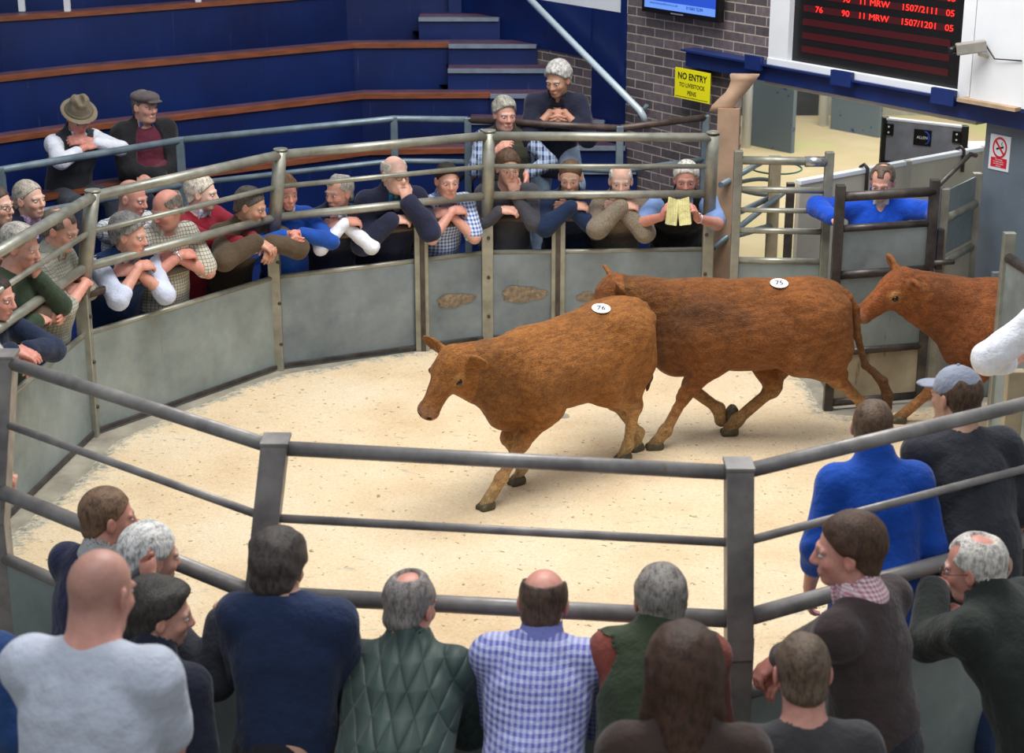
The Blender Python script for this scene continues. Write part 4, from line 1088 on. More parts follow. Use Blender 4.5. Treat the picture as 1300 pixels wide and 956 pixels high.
    # ---- hair
    hm = hair_mat(haircol)
    if hair != 'bald' and hair != 'stubble' and hair != 'thin':
        Fh = Field(hc-.19*U-np.array([0, 0, .12 if hair == 'long' else 0]), hc+.18*U, .0062)
        tk = {'full': .015, 'short': .007, 'thick': .022, 'fringe': .008, 'receding': .011, 'long': .03, 'wavy': .020}[hair]*U
        Fh.ell(HP((0, -.016-tk*.55/U, .036+tk*.2/U)), np.array((.076, .097, .088))*U+tk, RH, .01)
        if hair in ('thick', 'wavy'): Fh.ell(HP((0, .035, .095)), np.array((.055, .05, .032))*U, RH, .03)
        Fh.ell(HP((0, -.045, -.04)), np.array((.066, .058, .055))*U+tk*.6, RH, .02)
        if hair == 'long':
            Fh.cap(HP((0, -.06, .0)), HP((0, -.08, -.26)), .085*U, .075*U, .03)
            for e in (-1, 1): Fh.cap(HP((e*.07, -.02, .03)), HP((e*.085, .0, -.24)), .034*U, .045*U, .03)
        # noise in the field for tufts
        G = np.stack(np.meshgrid(*Fh.ax, indexing='ij'), -1).reshape(-1, 3)
        amp = {'full': .004, 'short': .0022, 'thick': .007, 'fringe': .0025, 'receding': .003, 'long': .006, 'wavy': .009}[hair]*U
        loc3 = (G-hc)@RH
        Fh.F += (amp*vnoise(loc3*np.array([1, .55, .7]), 95 if hair != 'wavy' else 60, seed)).reshape(Fh.F.shape).astype(np.float32)
        if hair != 'long':
            zc = hp if hp is not None else .090
            Fh.halfspace(HP((0, .080, zc)), RH@unit(np.array([0, 1.0, -.95])), 0)         # face opening
            Fh.halfspace(HP((0, 0, -.078)), RH@np.array([0, .1, -1.0]))
            for e in (-1, 1): Fh.ell(HP((e*.10, .01, -.01)), np.array((.028, .034, .044))*U, RH, .004, 's')
        else:
            Fh.ell(HP((0, .12, -.06)), np.array((.07, .09, .13))*U, RH, .02, 's')
        if hair == 'fringe': Fh.ell(HP((0, -.022, .125)), np.array((.078, .12, .088))*U, RH, .006, 's'); Fh.ell(HP((0, .10, .05)), np.array((.09, .08, .09))*U, RH, .006, 's')
        if hair == 'receding':
            for e in (-1, 1): Fh.ell(HP((e*.05, .075, .10)), np.array((.03, .06, .05))*U, RH, .006, 's')
            Fh.ell(HP((0, -.062, .128)), np.array((.046, .050, .042))*U, RH, .006, 's')
        lobj('hair', Fh, hm)
    # ---- clothes
    necks = Nb-t*.02*U
    for gi, gm in enumerate(lay):
        kind = gm.get('kind', 'jumper'); inf = gm.get('inf', .014+.012*gi)*U; sl = gm.get('sleeve', 1.0)
        nm = gm.get('name', {'shirt': 'shirt', 'gilet': 'gilet', 'jacket': 'jacket', 'jumper': 'jumper', 'polo': 'shirt'}.get(kind, kind))
        mat = gm['mat'] if 'mat' in gm else cloth_mat(tuple(gm['col']))
        Fc = Field(lo-.03, hi+.03, .0115 if h is None else .0095)
        torso(Fc, inf)
        hm_ = gm.get('hem', .16)
        if hm_ > -.2: Fc.cap(Hc-up*hm_*U, Hc+t*.06*U, .150*U*f_+inf, .138*U*f_+inf, .04, .86, bk)
        if sl > 0:
            for S_, E_, W_ in ((SR, ER, hr_), (SL, EL, hl_)):
                if sl <= .5:
                    e2 = S_+(E_-S_)*(sl*2*.92); Fc.cap(S_, e2, .060*U+inf, .056*U+inf, .03)
                else: arm(Fc, S_, E_, W_, inf, (sl-.5)*2*.93)
        else:
            for Sx in (SR, SL): Fc.cap(Sx+(Sx-Nb)*.02-t*.02*U, Sx+(Sx-Nb)*.7-t*.04*U, .088*U, .11*U, .012, mode='s')
        if kind in ('jacket', 'gilet') and gm.get('collar', True): Fc.cap(Nb-t*.03*U, Nb+(hc-Nb)*.33-fwd*.01, .078*U+inf*.3, .074*U+inf*.2, .03)
        # neck hole
        Fc.cap(Nb-t*.035*U, Nb+(hc-Nb)*.9, .060*U+inf*.12, .070*U, .01, mode='s')
        Fc.halfspace(Hc-up*(hm_+.03)*U, -unit(t+up)) 
        if gm.get('open') is not None:   # open front: remove a wedge
            ow = gm['open']*U; a0_ = Nb+bk*.16*U; a1_ = Hc+bk*.17*U-t*.12*U
            Fc.cap(a0_, a1_, ow, ow*.9, .01, mode='s')
        if gm.get('vee'): Fc.cap(Nb+bk*.055*U+t*.02*U, Nb+bk*.13*U-t*gm['vee']*U, .052*U, .008*U, .008, mode='s')
        # folds
        co_, q_ = Fc.mesh(); co_, q_ = drop_small(co_, q_, 1)
        nn_ = vert_normals(co_, q_)
        amp = gm.get('fold', .0062)*U
        dE = np.minimum(np.linalg.norm(co_-ER, axis=1), np.linalg.norm(co_-EL, axis=1)); dS = np.minimum(np.linalg.norm(co_-SR, axis=1), np.linalg.norm(co_-SL, axis=1))
        wr = 1+1.2*np.exp(-(dE/.10)**2)+.5*np.exp(-(dS/.12)**2)
        sq = co_@np.array([[1, 0, 0], [0, 1, 0], [0, 0, 1.5]])
        co_ = co_+nn_*(amp*wr*(vnoise(sq, 17, seed+gi)*.8+vnoise(sq, 40, seed+gi+5)*.35))[:, None]
        o = np_mesh(nm, co_, q_, mat, root)
        if gm.get('label'): o['label'] = gm['label']
        # sleeves of another colour
        if gm.get('sleeve2'):
            Fs = Field(lo-.03, hi+.03, .0115)
            for S_, E_, W_ in ((SR, ER, hr_), (SL, EL, hl_)):
                fr = gm.get('s2len', 1.0)
                if fr <= .5: Fs.cap(S_, S_+(E_-S_)*fr*2*.92, .062*U+inf*.4, .056*U+inf*.4, .03)
                else: arm(Fs, S_, E_, W_, inf*.45, (fr-.5)*2*.93)
            lobj('sleeves', Fs, gm['sleeve2'], .004, 22, seed+3)
        if gm.get('buttons'):
            for kx in range(3):
                c_ = Nb+bk*(.10+.02*kx)*U*1.05-t*(.12+.09*kx)*U
    if collar:
        Fc = Field(Nb-.14*U, Nb+.16*U, .007)
        tn = unit(hc-Nb); cN = Nb-t*.0+tn*.015
        Fc.cap(cN-tn*.028*U, cN+tn*.026*U, .083*U, .072*U, .005)
        Fc.cap(cN-tn*.08*U, cN+tn*.08*U, .066*U, .066*U, .002, mode='s')
        Fc.cap(cN+bk*.06*U+tn*.05*U, cN+bk*.11*U-tn*.05*U, .034*U, .006*U, .003, mode='s')
        for e in (-1, 1):
            a_ = cN+bk*.072*U+tn*.008*U+np.array([e*.035*U, 0, 0]); Fc.cap(a_, a_-tn*.055*U+np.array([e*.018*U, 0, 0])+bk*.012*U, .022*U, .006*U, .004, .45, bk)
        lobj('collar', Fc, cloth_mat(*collar) if isinstance(collar, tuple) and isinstance(collar[0], tuple) else collar)
    # trousers + shoes
    Ft = Field(lo-.03, hi, .0145); pelvis(Ft, .003*U); leg(Ft, JR, KR, AR, .012*U, .014*U); leg(Ft, JL, KL, AL, .012*U, .014*U)
    Ft.halfspace(Hc+t*.11*U, t if pose == 'stand' else unit(t*.3+up*.75-fwd*.45))
    tm = legs[0] if not isinstance(legs[0], tuple) else cloth_mat(legs[0])
    lobj('trousers', Ft, tm, .005, 16, seed+8, dropn=1)
    for A_ in (AR, AL):
        mb = MB(); a_ = A_+np.array([0, -.04*U, -.045*U]); b_ = A_+np.array([0, .13*U, -.055*U])
        Fsh = Field(A_-.2*U, A_+.25*U, .012); Fsh.cap(a_, b_, .038*U, .034*U, .03, .8, up); Fsh.cap(A_+np.array([0, -.01, -.02]), A_+np.array([0, -.01, .03]), .045*U, .045*U, .02); Fsh.halfspace(A_-up*.085*U, -up)
        lobj('shoe', Fsh, M_shoe)
    # ---- hats, glasses, watch
    if hat:
        Fk = Field(hc-.24*U, hc+.26*U, .0065)
        if hat[0] == 'flat':
            Fk.ell(HP((0, -.004, .078)), np.array((.094, .122, .048))*U, RH, .02); Fk.ell(HP((0, .06, .085)), np.array((.07, .07, .03))*U, RH, .03)
            Fk.ell(HP((0, .118, .060)), np.array((.062, .040, .010))*U, RH, .012); Fk.halfspace(HP((0, 0, .042)), RH@unit(np.array([0, -.12, -1])))
            Fk.cap(HP((0, -.01, -.1)), HP((0, -.01, .05)), .074*U, .074*U, .005, mode='s')
        elif hat[0] == 'felt':
            Fk.ell(HP((0, -.01, .055)), np.array((.135, .155, .014))*U, RH, .01); Fk.cap(HP((0, -.01, .055)), HP((0, -.01, .135)), .097*U, .074*U, .01)
            Fk.ell(HP((0, -.01, .205)), np.array((.022, .09, .055))*U, RH, .03, 's'); Fk.ell(HP((.07, .07, .16)), np.array((.03, .05, .04))*U, RH, .02, 's'); Fk.ell(HP((-.07, .07, .16)), np.array((.03, .05, .04))*U, RH, .02, 's')
            Fk.cap(HP((0, -.01, -.1)), HP((0, -.01, .06)), .076*U, .076*U, .005, mode='s')
        else:
            Fk.ell(HP((0, -.014, .045)), np.array((.084, .105, .092))*U, RH, .01); Fk.halfspace(HP((0, -.01, .030)), RH@unit(np.array([0, -.1, -1])))
            Fk.ell(HP((0, .115, .040)), np.array((.066, .070, .010))*U, RH, .012)
            Fk.cap(HP((0, -.01, -.12)), HP((0, -.01, .03)), .076*U, .074*U, .004, mode='s')
        lobj('hat' if hat[0] == 'felt' else 'cap', Fk, hat[1], .0015, 30, seed)
        if hat[0] == 'felt':
            mb = MB(); ring = [HP((.098*math.cos(a), -.01+.104*math.sin(a), .066)) for a in np.linspace(0, 2*math.pi, 25)]
            mb.tube(ring, .008, 8, caps=False); o = mb.build('hat_band', cloth_mat((92, 86, 70)), None, recenter=False); o.parent = root
        if hat[0] == 'ball':
            mb = MB(); mb.ball(HP((0, -.014, .138)), .007*U, 8); o = mb.build('cap_button', hat[1], None, recenter=False); o.parent = root
    if glasses:
        mb = MB()
        for e in (-1, 1):
            c_ = np.array((e*.033, .103, .004)); mb.tube([HP(c_+np.array([.022*math.cos(a), .002, .016*math.sin(a)])) for a in np.linspace(0, 2*math.pi, 17)], .0018, 6, caps=False)
            mb.tube([HP((e*.055, .102, .008)), HP((e*.078, .06, .008)), HP((e*.084, -.01, .010))], .0018, 6)
        mb.tube([HP((-.011, .105, .006)), HP((.011, .105, .006))], .0016, 6)
        o = mb.build('spectacles', M_glass, None, recenter=False); o.parent = root
    if watch:
        W_, E_ = (hr_, ER) if watch == 'r' else (hl_, EL); d_ = unit(W_-E_); c_ = W_-d_*.02*U
        x_ = unit(np.cross(d_, up)); y_ = np.cross(d_, x_)
        mb = MB(); mb.tube([c_+(x_*math.cos(a)+y_*math.sin(a))*.031*U for a in np.linspace(0, 2*math.pi, 17)], .0055, 6, caps=False)
        f_d = y_ if y_[2] > 0 else -y_
        mb.tube([c_+f_d*.028*U, c_+f_d*.038*U], .017*U, 14)
        o = mb.build('wristwatch', M_watch, None, recenter=False); o.parent = root
    root['dbg'] = 'b%.0f ry%.2f hz%.2f' % (math.degrees(b), (ry or 0)-Nb[1], hz)
    del root['dbg']
    return root
RAILPATHS = [[V(p.x, p.y) for p in BASE[:5]], [V(p.x, p.y) for p in NBASE[:4]]]
# ================================================================== CALVES
def coat_mat():
    m, nt, b = newmat('calf_coat')
    a = N(nt, 'ShaderNodeVertexColor'); a.layer_name = 'Col'
    st = coords(nt, (1.6, .55, 1.0), rot=(.25, 0, 0)); fine = noise(nt, st, 150, 4, .65)
    g = ramp(nt, fine, [(.32, (.55, .50, .46, 1)), (.68, (1.3, 1.28, 1.22, 1))])
    c = mixc(nt, 1.0, a.outputs[0], g.outputs[0], 'MULTIPLY')
    st2 = ramp(nt, noise(nt, coords(nt, (2.2, .6, 1.3), rot=(.35, 0, 0)), 22, 6, .7), [(.36, (.62, .56, .52, 1)), (.62, (1.14, 1.12, 1.08, 1))])
    c = mixc(nt, 1.0, c, st2.outputs[0], 'MULTIPLY')
    nt.links.new(c, b.inputs['Base Color']); b.inputs['Roughness'].default_value = .5; b.inputs['Specular IOR Level'].default_value = .25
    b.inputs['Sheen Weight'].default_value = .08; b.inputs['Sheen Roughness'].default_value = .4; b.inputs['Sheen Tint'].default_value = (1, .75, .5, 1)
    md = noise(nt, coords(nt, (1.2, .7, 1.2)), 34, 4, .6)
    ad = N(nt, 'ShaderNodeMath', operation='ADD'); nt.links.new(fine, ad.inputs[0]); nt.links.new(md, ad.inputs[1])
    bump(nt, b, ad.outputs[0], .8, .012); return m
M['coat'] = coat_mat()
M['hoof'] = simple('hoof_horn', (74, 66, 44), .5, 0, .35, 20, .3)
def calf(label, org, heading, s, poll, muzzle, feet, coat, legc, roll=0.0, tag_px=None, tag_no=None, tail=None, seed=1, headup=None, dirt=.5, ly=1.0, rl=0.0):
    """feet: FL, FR, HL, HR -> dict(w=world hoof point, lift=pitch of the hoof)"""
    org = Vector((org[0], org[1], 0)); th_ = math.radians(heading); fw = V(math.cos(th_), math.sin(th_), 0); rt = V(fw.y, -fw.x, 0)
    def loc(p): q = Vector(p)-org; return np.array([q.dot(rt), q.dot(fw), q.z])
    L = lambda x, y, z: np.array([x*s, y*s*ly, z*s+rl*min(1, max(0, (.15-y)/.5))*(z > .6)])
    root = empty('calf', org, th_-math.pi/2, label=label, cat='calf', group='brown calves in the sale ring')
    pl, mz = loc(poll), loc(muzzle)
    lo = np.minimum(L(-.42, -.95, 0), np.minimum(pl, mz)-.3); hi = np.maximum(L(.42, .7, 1.3), np.maximum(pl, mz)+.3); lo[2] = -.01
    for k_ in feet: 
        q = loc(feet[k_]['w']); lo = np.minimum(lo, q-.15); hi = np.maximum(hi, q+.15)
    lo[2] = -.02
    F = Field(lo, hi, .0125, [(np.minimum(pl, mz)-.16, np.maximum(pl, mz)+.16, .0072)])
    X = np.array([1.0, 0, 0]); Z = np.array([0, 0, 1.0])
    # trunk
    F.cap(L(0, -.32, .765), L(0, .22, .755), .265*s, .262*s, .06, .82, X)
    F.ell(L(0, -.05, .72), L(.235, .36, .235)/L(1, 1, 1)*np.array([1, 1, 1]) if False else np.array([.235*s, .38*s, .235*s]), None, .06)
    F.cap(L(0, -.50, .955), L(0, .30, .965), .085*s, .085*s, .10)                     # topline
    F.ell(L(0, -.44, .84), np.array([.195, .23, .20])*s, None, .08)
    F.ell(L(0, .30, .90), np.array([.11, .20, .15])*s, None, .08)                      # withers
    F.ell(L(0, .36, .70), np.array([.185, .20, .24])*s, None, .08)
    F.ell(L(0, .47, .60), np.array([.11, .14, .15])*s, None, .07)                      # brisket
    for e in (-1, 1):
        F.ell(L(e*.13, -.33, .965), np.array([.055, .08, .05])*s, None, .06)           # hip bones
        F.ell(L(e*.085, -.64, .90), np.array([.05, .06, .06])*s, None, .05)
        F.ell(L(e*.155, .31, .76), np.array([.065, .15, .21])*s, None, .06)            # shoulder blade
    # neck
    nk0 = L(0, .36, .82); F.cap(nk0, pl-Z*.07*s+(nk0-pl)*.12, .20*s, .118*s, .08, .70, X)
    F.cap(L(0, .30, .93), pl-Z*.02*s, .11*s, .075*s, .06)
    # head frame
    f = unit(mz-pl); HLn = .385*s
    hu = Z if headup is None else np.array([Vector(headup).dot(rt), Vector(headup).dot(fw), headup[2]])
    u = hu-f*(hu@f)
    u = unit(u); r_ = np.cross(f, u)
    if roll: u, r_ = u*math.cos(roll)+r_*math.sin(roll), r_*math.cos(roll)-u*math.sin(roll)
    H = lambda x, a, z: pl+(r_*x+f*a+u*z)*s
    RH = np.stack([r_, f, u], 1)
    F.cap(L(0, .46, .66), H(0, .10, -.11), .135*s, .07*s, .07, .75, X)                 # throat
    F.ell(H(0, .06, -.045), np.array([.098, .120, .100])*s, RH, .04)
    F.ell(H(0, -.005, .005), np.array([.062, .05, .05])*s, RH, .04)
    F.cap(H(0, .08, -.03), H(0, .30, -.055), .094*s, .064*s, .04, .88, r_)
    F.ell(H(0, .355, -.062), np.array([.070, .054, .058])*s, RH, .03)
    F.cap(H(0, .07, -.12), H(0, .33, -.098), .050*s, .034*s, .04, .9, r_)
    F.ell(H(0, .35, -.102), np.array([.042, .036, .022])*s, RH, .02)
    for e in (-1, 1):
        F.ell(H(e*.060, .075, -.095), np.array([.032, .07, .055])*s, RH, .03)
        F.ell(H(e*.080, .118, -.012), np.array([.022, .034, .022])*s, RH, .02)         # brow
        F.ell(H(e*.102, .128, -.030), np.array([.016, .020, .015])*s, RH, .012, 's')
        F.ell(H(e*.032, .398, -.052), np.array([.013, .014, .011])*s, RH, .008, 's')
        # ears: flattened leaves standing out sideways
        ed = unit(r_*e*.95+u*.28-f*.12); en = unit(f*.75-Z*.1+u*.35); ew = np.cross(ed, en); ew = unit(ew); en = np.cross(ew, ed)
        c0 = H(e*.072, -.005, -.012); RE = np.stack([ed, en, ew], 1)
        F.ell(c0+ed*.082*s, np.array([.085, .020, .050])*s, RE, .015)
        F.ell(c0+ed*.095*s+en*.022*s, np.array([.062, .016, .032])*s, RE, .01, 's')
        F.cap(c0-ed*.02*s, c0+ed*.04*s, .030*s, .026*s, .02)
    F.cap(H(-.05, .35, -.088), H(.05, .35, -.088), .004*s, .004*s, .006, mode='s')
    F.cap(H(0, .385, -.07), H(0, .40, -.092), .004*s, .004*s, .006, mode='s')
    # legs
    hoofs = []
    def front(e, ft):
        w = loc(ft['w']); lift = ft.get('lift', 0.0)
        S_ = L(e*.135, .30, .66); E_ = L(e*.135, .235, .575)
        fet = w+np.array([0, -.055*s-.03*lift, .105*s]) if not lift else w+np.array([0, .02*s, .115*s])
        K_, fet2 = ik(E_, fet, .275*s, .25*s, np.array([0, 1.0 if not ft.get('back') else 1.0, .1])); fet = fet2
        F.cap(L(e*.145, .32, .74), E_, .115*s, .092*s, .06, .8, X)
        F.cap(E_, K_+(E_-K_)*.15, .082*s, .046*s, .05); F.ell(K_, np.array([.046, .048, .058])*s, None, .03)
        F.cap(K_, fet, .038*s, .032*s, .025); F.ell(fet, np.array([.040, .043, .040])*s, None, .02)
        hoofs.append((w, fet, lift)); F.cap(fet, w+Z*.035*s, .034*s, .040*s, .02)
    def hind(e, ft):
        w = loc(ft['w']); lift = ft.get('lift', 0.0)
        J = L(e*.115, -.44, .80); dy = (w[1]+.55*s)*.25
        St = L(e*.145, -.27, .60)+np.array([0, dy, 0])
        fet = w+np.array([0, -.05*s, .105*s])
        Hk, fet = ik(St, fet, .33*s, .30*s, np.array([0, -1.0, -.25]))
        F.cap(J, St, .165*s, .115*s, .07, .72, X); F.ell(L(e*.10, -.52, .70)+np.array([0, dy*.4, 0]), np.array([.095, .155, .22])*s, None, .07)
        F.cap(St, Hk, .108*s, .046*s, .06, .8, X); F.cap(L(e*.115, -.58, .62)+np.array([0, dy*.5, 0]), Hk+np.array([0, -.012*s, .05*s]), .085*s, .030*s, .06, .8, X)
        F.ell(Hk, np.array([.042, .056, .060])*s, None, .025); F.ell(Hk+np.array([0, -.035, .03])*s, np.array([.022, .026, .04])*s, None, .02)
        F.cap(Hk, fet, .039*s, .034*s, .025); F.ell(fet, np.array([.041, .044, .040])*s, None, .02)
        hoofs.append((w, fet, lift)); F.cap(fet, w+Z*.035*s, .035*s, .041*s, .02)
    front(-1, feet['FL']); front(1, feet['FR']); hind(-1, feet['HL']); hind(1, feet['HR'])
    # dock of the tail
    F.cap(L(0, -.60, .985), L(0, -.70, .93), .045*s, .034*s, .05)
    co, q = F.mesh(); co, q = drop_small(co, q)
    nn = vert_normals(co, q)
    hl = ((co-pl)@RH)/s; hd = (np.abs(hl[:, 0]) < .13) & (hl[:, 1] > .0) & (hl[:, 1] < .45) & (np.abs(hl[:, 2]) < .2)
    amp = np.where(hd, .0008, .0034)*(co[:, 2] > .25)+.0006
    lp = co*np.array([1, .7, 1])
    co = co+nn*(amp*(vnoise(lp, 60, seed)*.9+vnoise(lp, 120, seed+1)*.7))[:, None]+nn*(.005*vnoise(co, 11, seed+2)*(~hd))[:, None]
    # muscle / rib relief
    body = np_mesh('body', co, q, M['coat'], root)
    c_ = np.tile(np.array(lin(coat)[:3]), (len(co), 1)); y = co[:, 1]/s; z = co[:, 2]/s
    def tint(w_, rgb, a=1.0):
        w_ = np.clip(w_, 0, 1)*a; c_[:] = c_*(1-w_[:, None])+np.array(lin(rgb)[:3])*w_[:, None]
    nz_ = vnoise(co*np.array([1, .8, 1]), 9, seed+3); nz2 = vnoise(co, 26, seed+4)
    dk = tuple(int(x*.55) for x in coat)
    tint((nz_-.0)*1.8+.4*nz2, dk, dirt*.85)
    tint((vnoise(co, 5, seed+6)+.3*nz2)*1.2, tuple(min(255, int(x*1.28)) for x in coat), .7)
    tint((y-.28)*2.2*(y < .75)*(np.abs(hl[:, 0]) < 9)*(z > .5)+nz_*.3-.1, (78, 58, 34), dirt*.8)   # darker mucky neck
    tint((.42-z)*3.2+nz_*.2, legc, .85)                                   # paler legs
    tint((.60-z)*4*(y < -.25)*(nn[:, 1] > -.2), legc, .35)
    tint((.14-z)*7+nz2*.3, (96, 82, 48), .8)                              # mucky fetlocks
    tint(((np.abs(hl[:, 0]) < .09)*(hl[:, 1]-.335)*16)*(np.abs(hl[:, 2]) < .16)*(hl[:, 1] < .45), (196, 150, 122), .85)   # muzzle
    tint((.47-np.abs(hl[:, 1]-.0))*0, coat, 0)
    for e in (-1, 1):
        d = np.sqrt((((hl-np.array([e*.085, .125, -.028]))/np.array([.035, .05, .042]))**2).sum(1)); tint(1.5-d, (206, 158, 100), .7)
        d = np.sqrt((((hl-np.array([e*.032, .40, -.052]))/np.array([.018, .016, .014]))**2).sum(1)); tint((1.4-d)*2, (60, 40, 36), .9)
        ed_ = np.abs(hl[:, 0]*e-.15); tint((hl[:, 0]*e > .09)*(np.abs(hl[:, 1]) < .09)*(np.abs(hl[:, 2]) < .15)*.8*(nz2*.5+.6), (176, 124, 66), .45)
    at = body.data.color_attributes.new('Col', 'FLOAT_COLOR', 'POINT'); at.data.foreach_set('color', np.column_stack([np.clip(c_, 0, 1), np.ones(len(co))]).astype(np.float32).ravel())
    for e in (-1, 1):
        c0 = H(e*.0935, .128, -.029); mb = MB(); mb.ball(c0, .0215*s, 16, (1, 1, 1)); o = mb.build('eye', simple('calf_eye', (22, 14, 14), .08, 0, 0, 3, 0), None, recenter=False); o.parent = root
    for (w, fet, lift) in hoofs:
        Fh = Field(w-.1, w+.12, .0075)
        for e in (-1, 1): Fh.cap(w+np.array([e*.019, -.030, .030])*s, w+np.array([e*.021, .030, .022])*s, .031*s, .024*s, .004)
        Fh.cap(w+np.array([0, -.015, .05])*s, w+np.array([0, -.015, .055])*s, .040*s, .038*s, .02)
        Fh.halfspace(w, -Z); Fh.halfspace(w+Z*.062*s, Z); ch, qh = Fh.mesh()
        if lift: 
            cc = fet; cr, sr = math.cos(lift), math.sin(lift); d = ch-cc; ch = cc+np.column_stack([d[:, 0], d[:, 1]*cr-d[:, 2]*sr, d[:, 1]*sr+d[:, 2]*cr])
        np_mesh('hoof', ch, qh, M['hoof'], root)
    # tail
    tp = [L(0, -.68, .96)]+[L(*p) for p in (tail or [(0, -.74, .84), (.0, -.73, .66), (.01, -.74, .52)])]
    Ft = Field(np.min(tp, 0)-.12, np.max(tp, 0)+.12, .0085)
    for i in range(len(tp)-1):
        ra = [.032, .024, .022, .022, .03][min(i, 4)]; rb = [.024, .022, .022, .030, .034][min(i, 4)]
        if i == len(tp)-2: ra, rb = .026, .034
        Ft.cap(tp[i], tp[i+1], ra*s, rb*s, .02)
    Ft.cap(tp[-1], tp[-1]+unit(tp[-1]-tp[-2])*.10*s, .034*s, .006*s, .02)
    ct, qt = Ft.mesh(); nt_ = vert_normals(ct, qt); ct = ct+nt_*(.006*vnoise(ct*np.array([1, 1, .3]), 120, seed)*np.clip((tp[0][2]-ct[:, 2])*2, 0, 1))[:, None]
    o = np_mesh('tail', ct, qt, M['coat'], root)
    cc = np.tile(np.array(lin(coat)[:3]), (len(ct), 1)); w_ = np.clip((tp[1][2]-ct[:, 2])*3, 0, 1)[:, None]; cc = cc*(1-w_*.8)+np.array(lin((72, 50, 30))[:3])*w_*.8
    at = o.data.color_attributes.new('Col', 'FLOAT_COLOR', 'POINT'); at.data.foreach_set('color', np.column_stack([cc, np.ones(len(ct))]).astype(np.float32).ravel())
    # curly poll tuft
    Fp = Field(pl-.12, pl+.13, .0065); Fp.ell(H(0, .012, .022), np.array([.062, .055, .038])*s, RH, .01)
    G = np.stack(np.meshgrid(*Fp.ax, indexing='ij'), -1).reshape(-1, 3); Fp.F += (.012*vnoise(G, 70, seed)).reshape(Fp.F.shape).astype(np.float32)
    ct, qt = Fp.mesh(); ct, qt = drop_small(ct, qt); o = np_mesh('poll_tuft', ct, qt, M['coat'], root)
    cc = np.tile(np.array(lin(tuple(int(x*.9) for x in coat))[:3]), (len(ct), 1)); at = o.data.color_attributes.new('Col', 'FLOAT_COLOR', 'POINT'); at.data.foreach_set('color', np.column_stack([cc, np.ones(len(ct))]).astype(np.float32).ravel())
    # numbered sticker lying on the back
    if tag_px:
        from mathutils.bvhtree import BVHTree
        R3 = Matrix((rt, fw, V(0, 0, 1))).transposed()
        wv = [org+R3 @ Vector(v) for v in co]; bvh = BVHTree.FromPolygons(wv, [tuple(int(i) for i in f_) for f_ in q])
        o_ = V(0, 0, CAMH); d_ = (unpx(tag_px[0], tag_px[1], Y=5)-o_).normalized(); hit, nrm, _, _ = bvh.ray_cast(o_, d_)
        if hit is not None:
            acc = Vector((0, 0, 0))
            for k in range(12):
                h2, n2, _, _ = bvh.ray_cast(o_, (unpx(tag_px[0]+9*math.cos(k), tag_px[1]+4*math.sin(k), Y=5)-o_).normalized())
                if n2 is not None: acc += n2
            nrm = (acc/12).normalized() if acc.length > 0 else nrm
            if nrm.z < 0: nrm = -nrm
            xd_ = (V(1, 0, 0)-nrm*nrm.x).normalized(); zd_ = nrm.cross(xd_)
            mb = MB(); n = 32; P = hit+nrm*.008
            ring = [mb.bm.verts.new(P+xd_*.056*math.cos(2*math.pi*k/n)+zd_*.044*math.sin(2*math.pi*k/n)) for k in range(n)]
            f_ = mb.bm.faces.new(ring); r2 = bmesh.ops.extrude_face_region(mb.bm, geom=[f_]); bmesh.ops.translate(mb.bm, vec=nrm*.003, verts=[v for v in r2['geom'] if isinstance(v, bmesh.types.BMVert)])
            tg = mb.build('number_sticker', simple('sticker_white', (244, 244, 246), .4, 0, .02, 3, 0), root)
            tx = text(tag_no, .052, simple('navy_ink', (24, 28, 70), .5, 0, 0, 3, 0), P+nrm*.0042, xd_, zd_, 'lettering', None, .0004, bold=.001)
            M4 = Matrix.LocRotScale(org, Euler((0, 0, th_-math.pi/2)), None); tx.data.transform(M4.inverted()); tx.parent = tg
    return root
def ft(px, py, z=0, **k): return dict(w=unpx(px, py, z=z), **k)
c1 = calf('nearest brown calf with lowered head, facing left, sticker 76 on its rump', (.305, 9.64), 219.6, .94, unpx(577, 452, Y=9.12), unpx(538, 521, Y=8.93),
     dict(FL=ft(616, 648), FR=ft(655, 616), HL=ft(790, 586), HR=ft(806, 574)), (162, 106, 50), (218, 188, 140), tag_px=(763, 393), tag_no='76', seed=3, headup=(-.31, -.82, .46), dirt=.6, rl=.055)
c2 = calf('middle dark red brown calf walking behind the nearest one, sticker 75 on its back', (1.44, 10.27), 184, 1.0, unpx(780, 360, Y=10.32), unpx(744, 405, Y=10.3),
     dict(FL=ft(830, 572), FR=dict(w=unpx(915, 540, Y=10.42), lift=-.9), HL=ft(1106, 548), HR=ft(925, 553)), (136, 84, 40), (200, 166, 118), tag_px=(989, 361), tag_no='75', seed=8, headup=(-.6, -.15, .8),
     tail=[(0, -.76, .86), (-.02, -.78, .68), (-.04, -.84, .50), (-.06, -.96, .40), (-.06, -1.0, .30)], dirt=.8, ly=.92)
c3 = calf('reddish calf entering through the gate at right, head raised', (3.30, 10.42), 180, .95, unpx(1146, 352, Y=10.40), unpx(1092, 390, Y=10.36),
     dict(FL=dict(w=V(2.62, 10.26, 0.02)), FR=ft(1139, 538), HL=dict(w=V(3.75, 10.3, 0)), HR=dict(w=V(3.9, 10.55, 0))), (144, 84, 44), (182, 136, 90), seed=14, headup=(-.3, -.35, .88), dirt=.35)
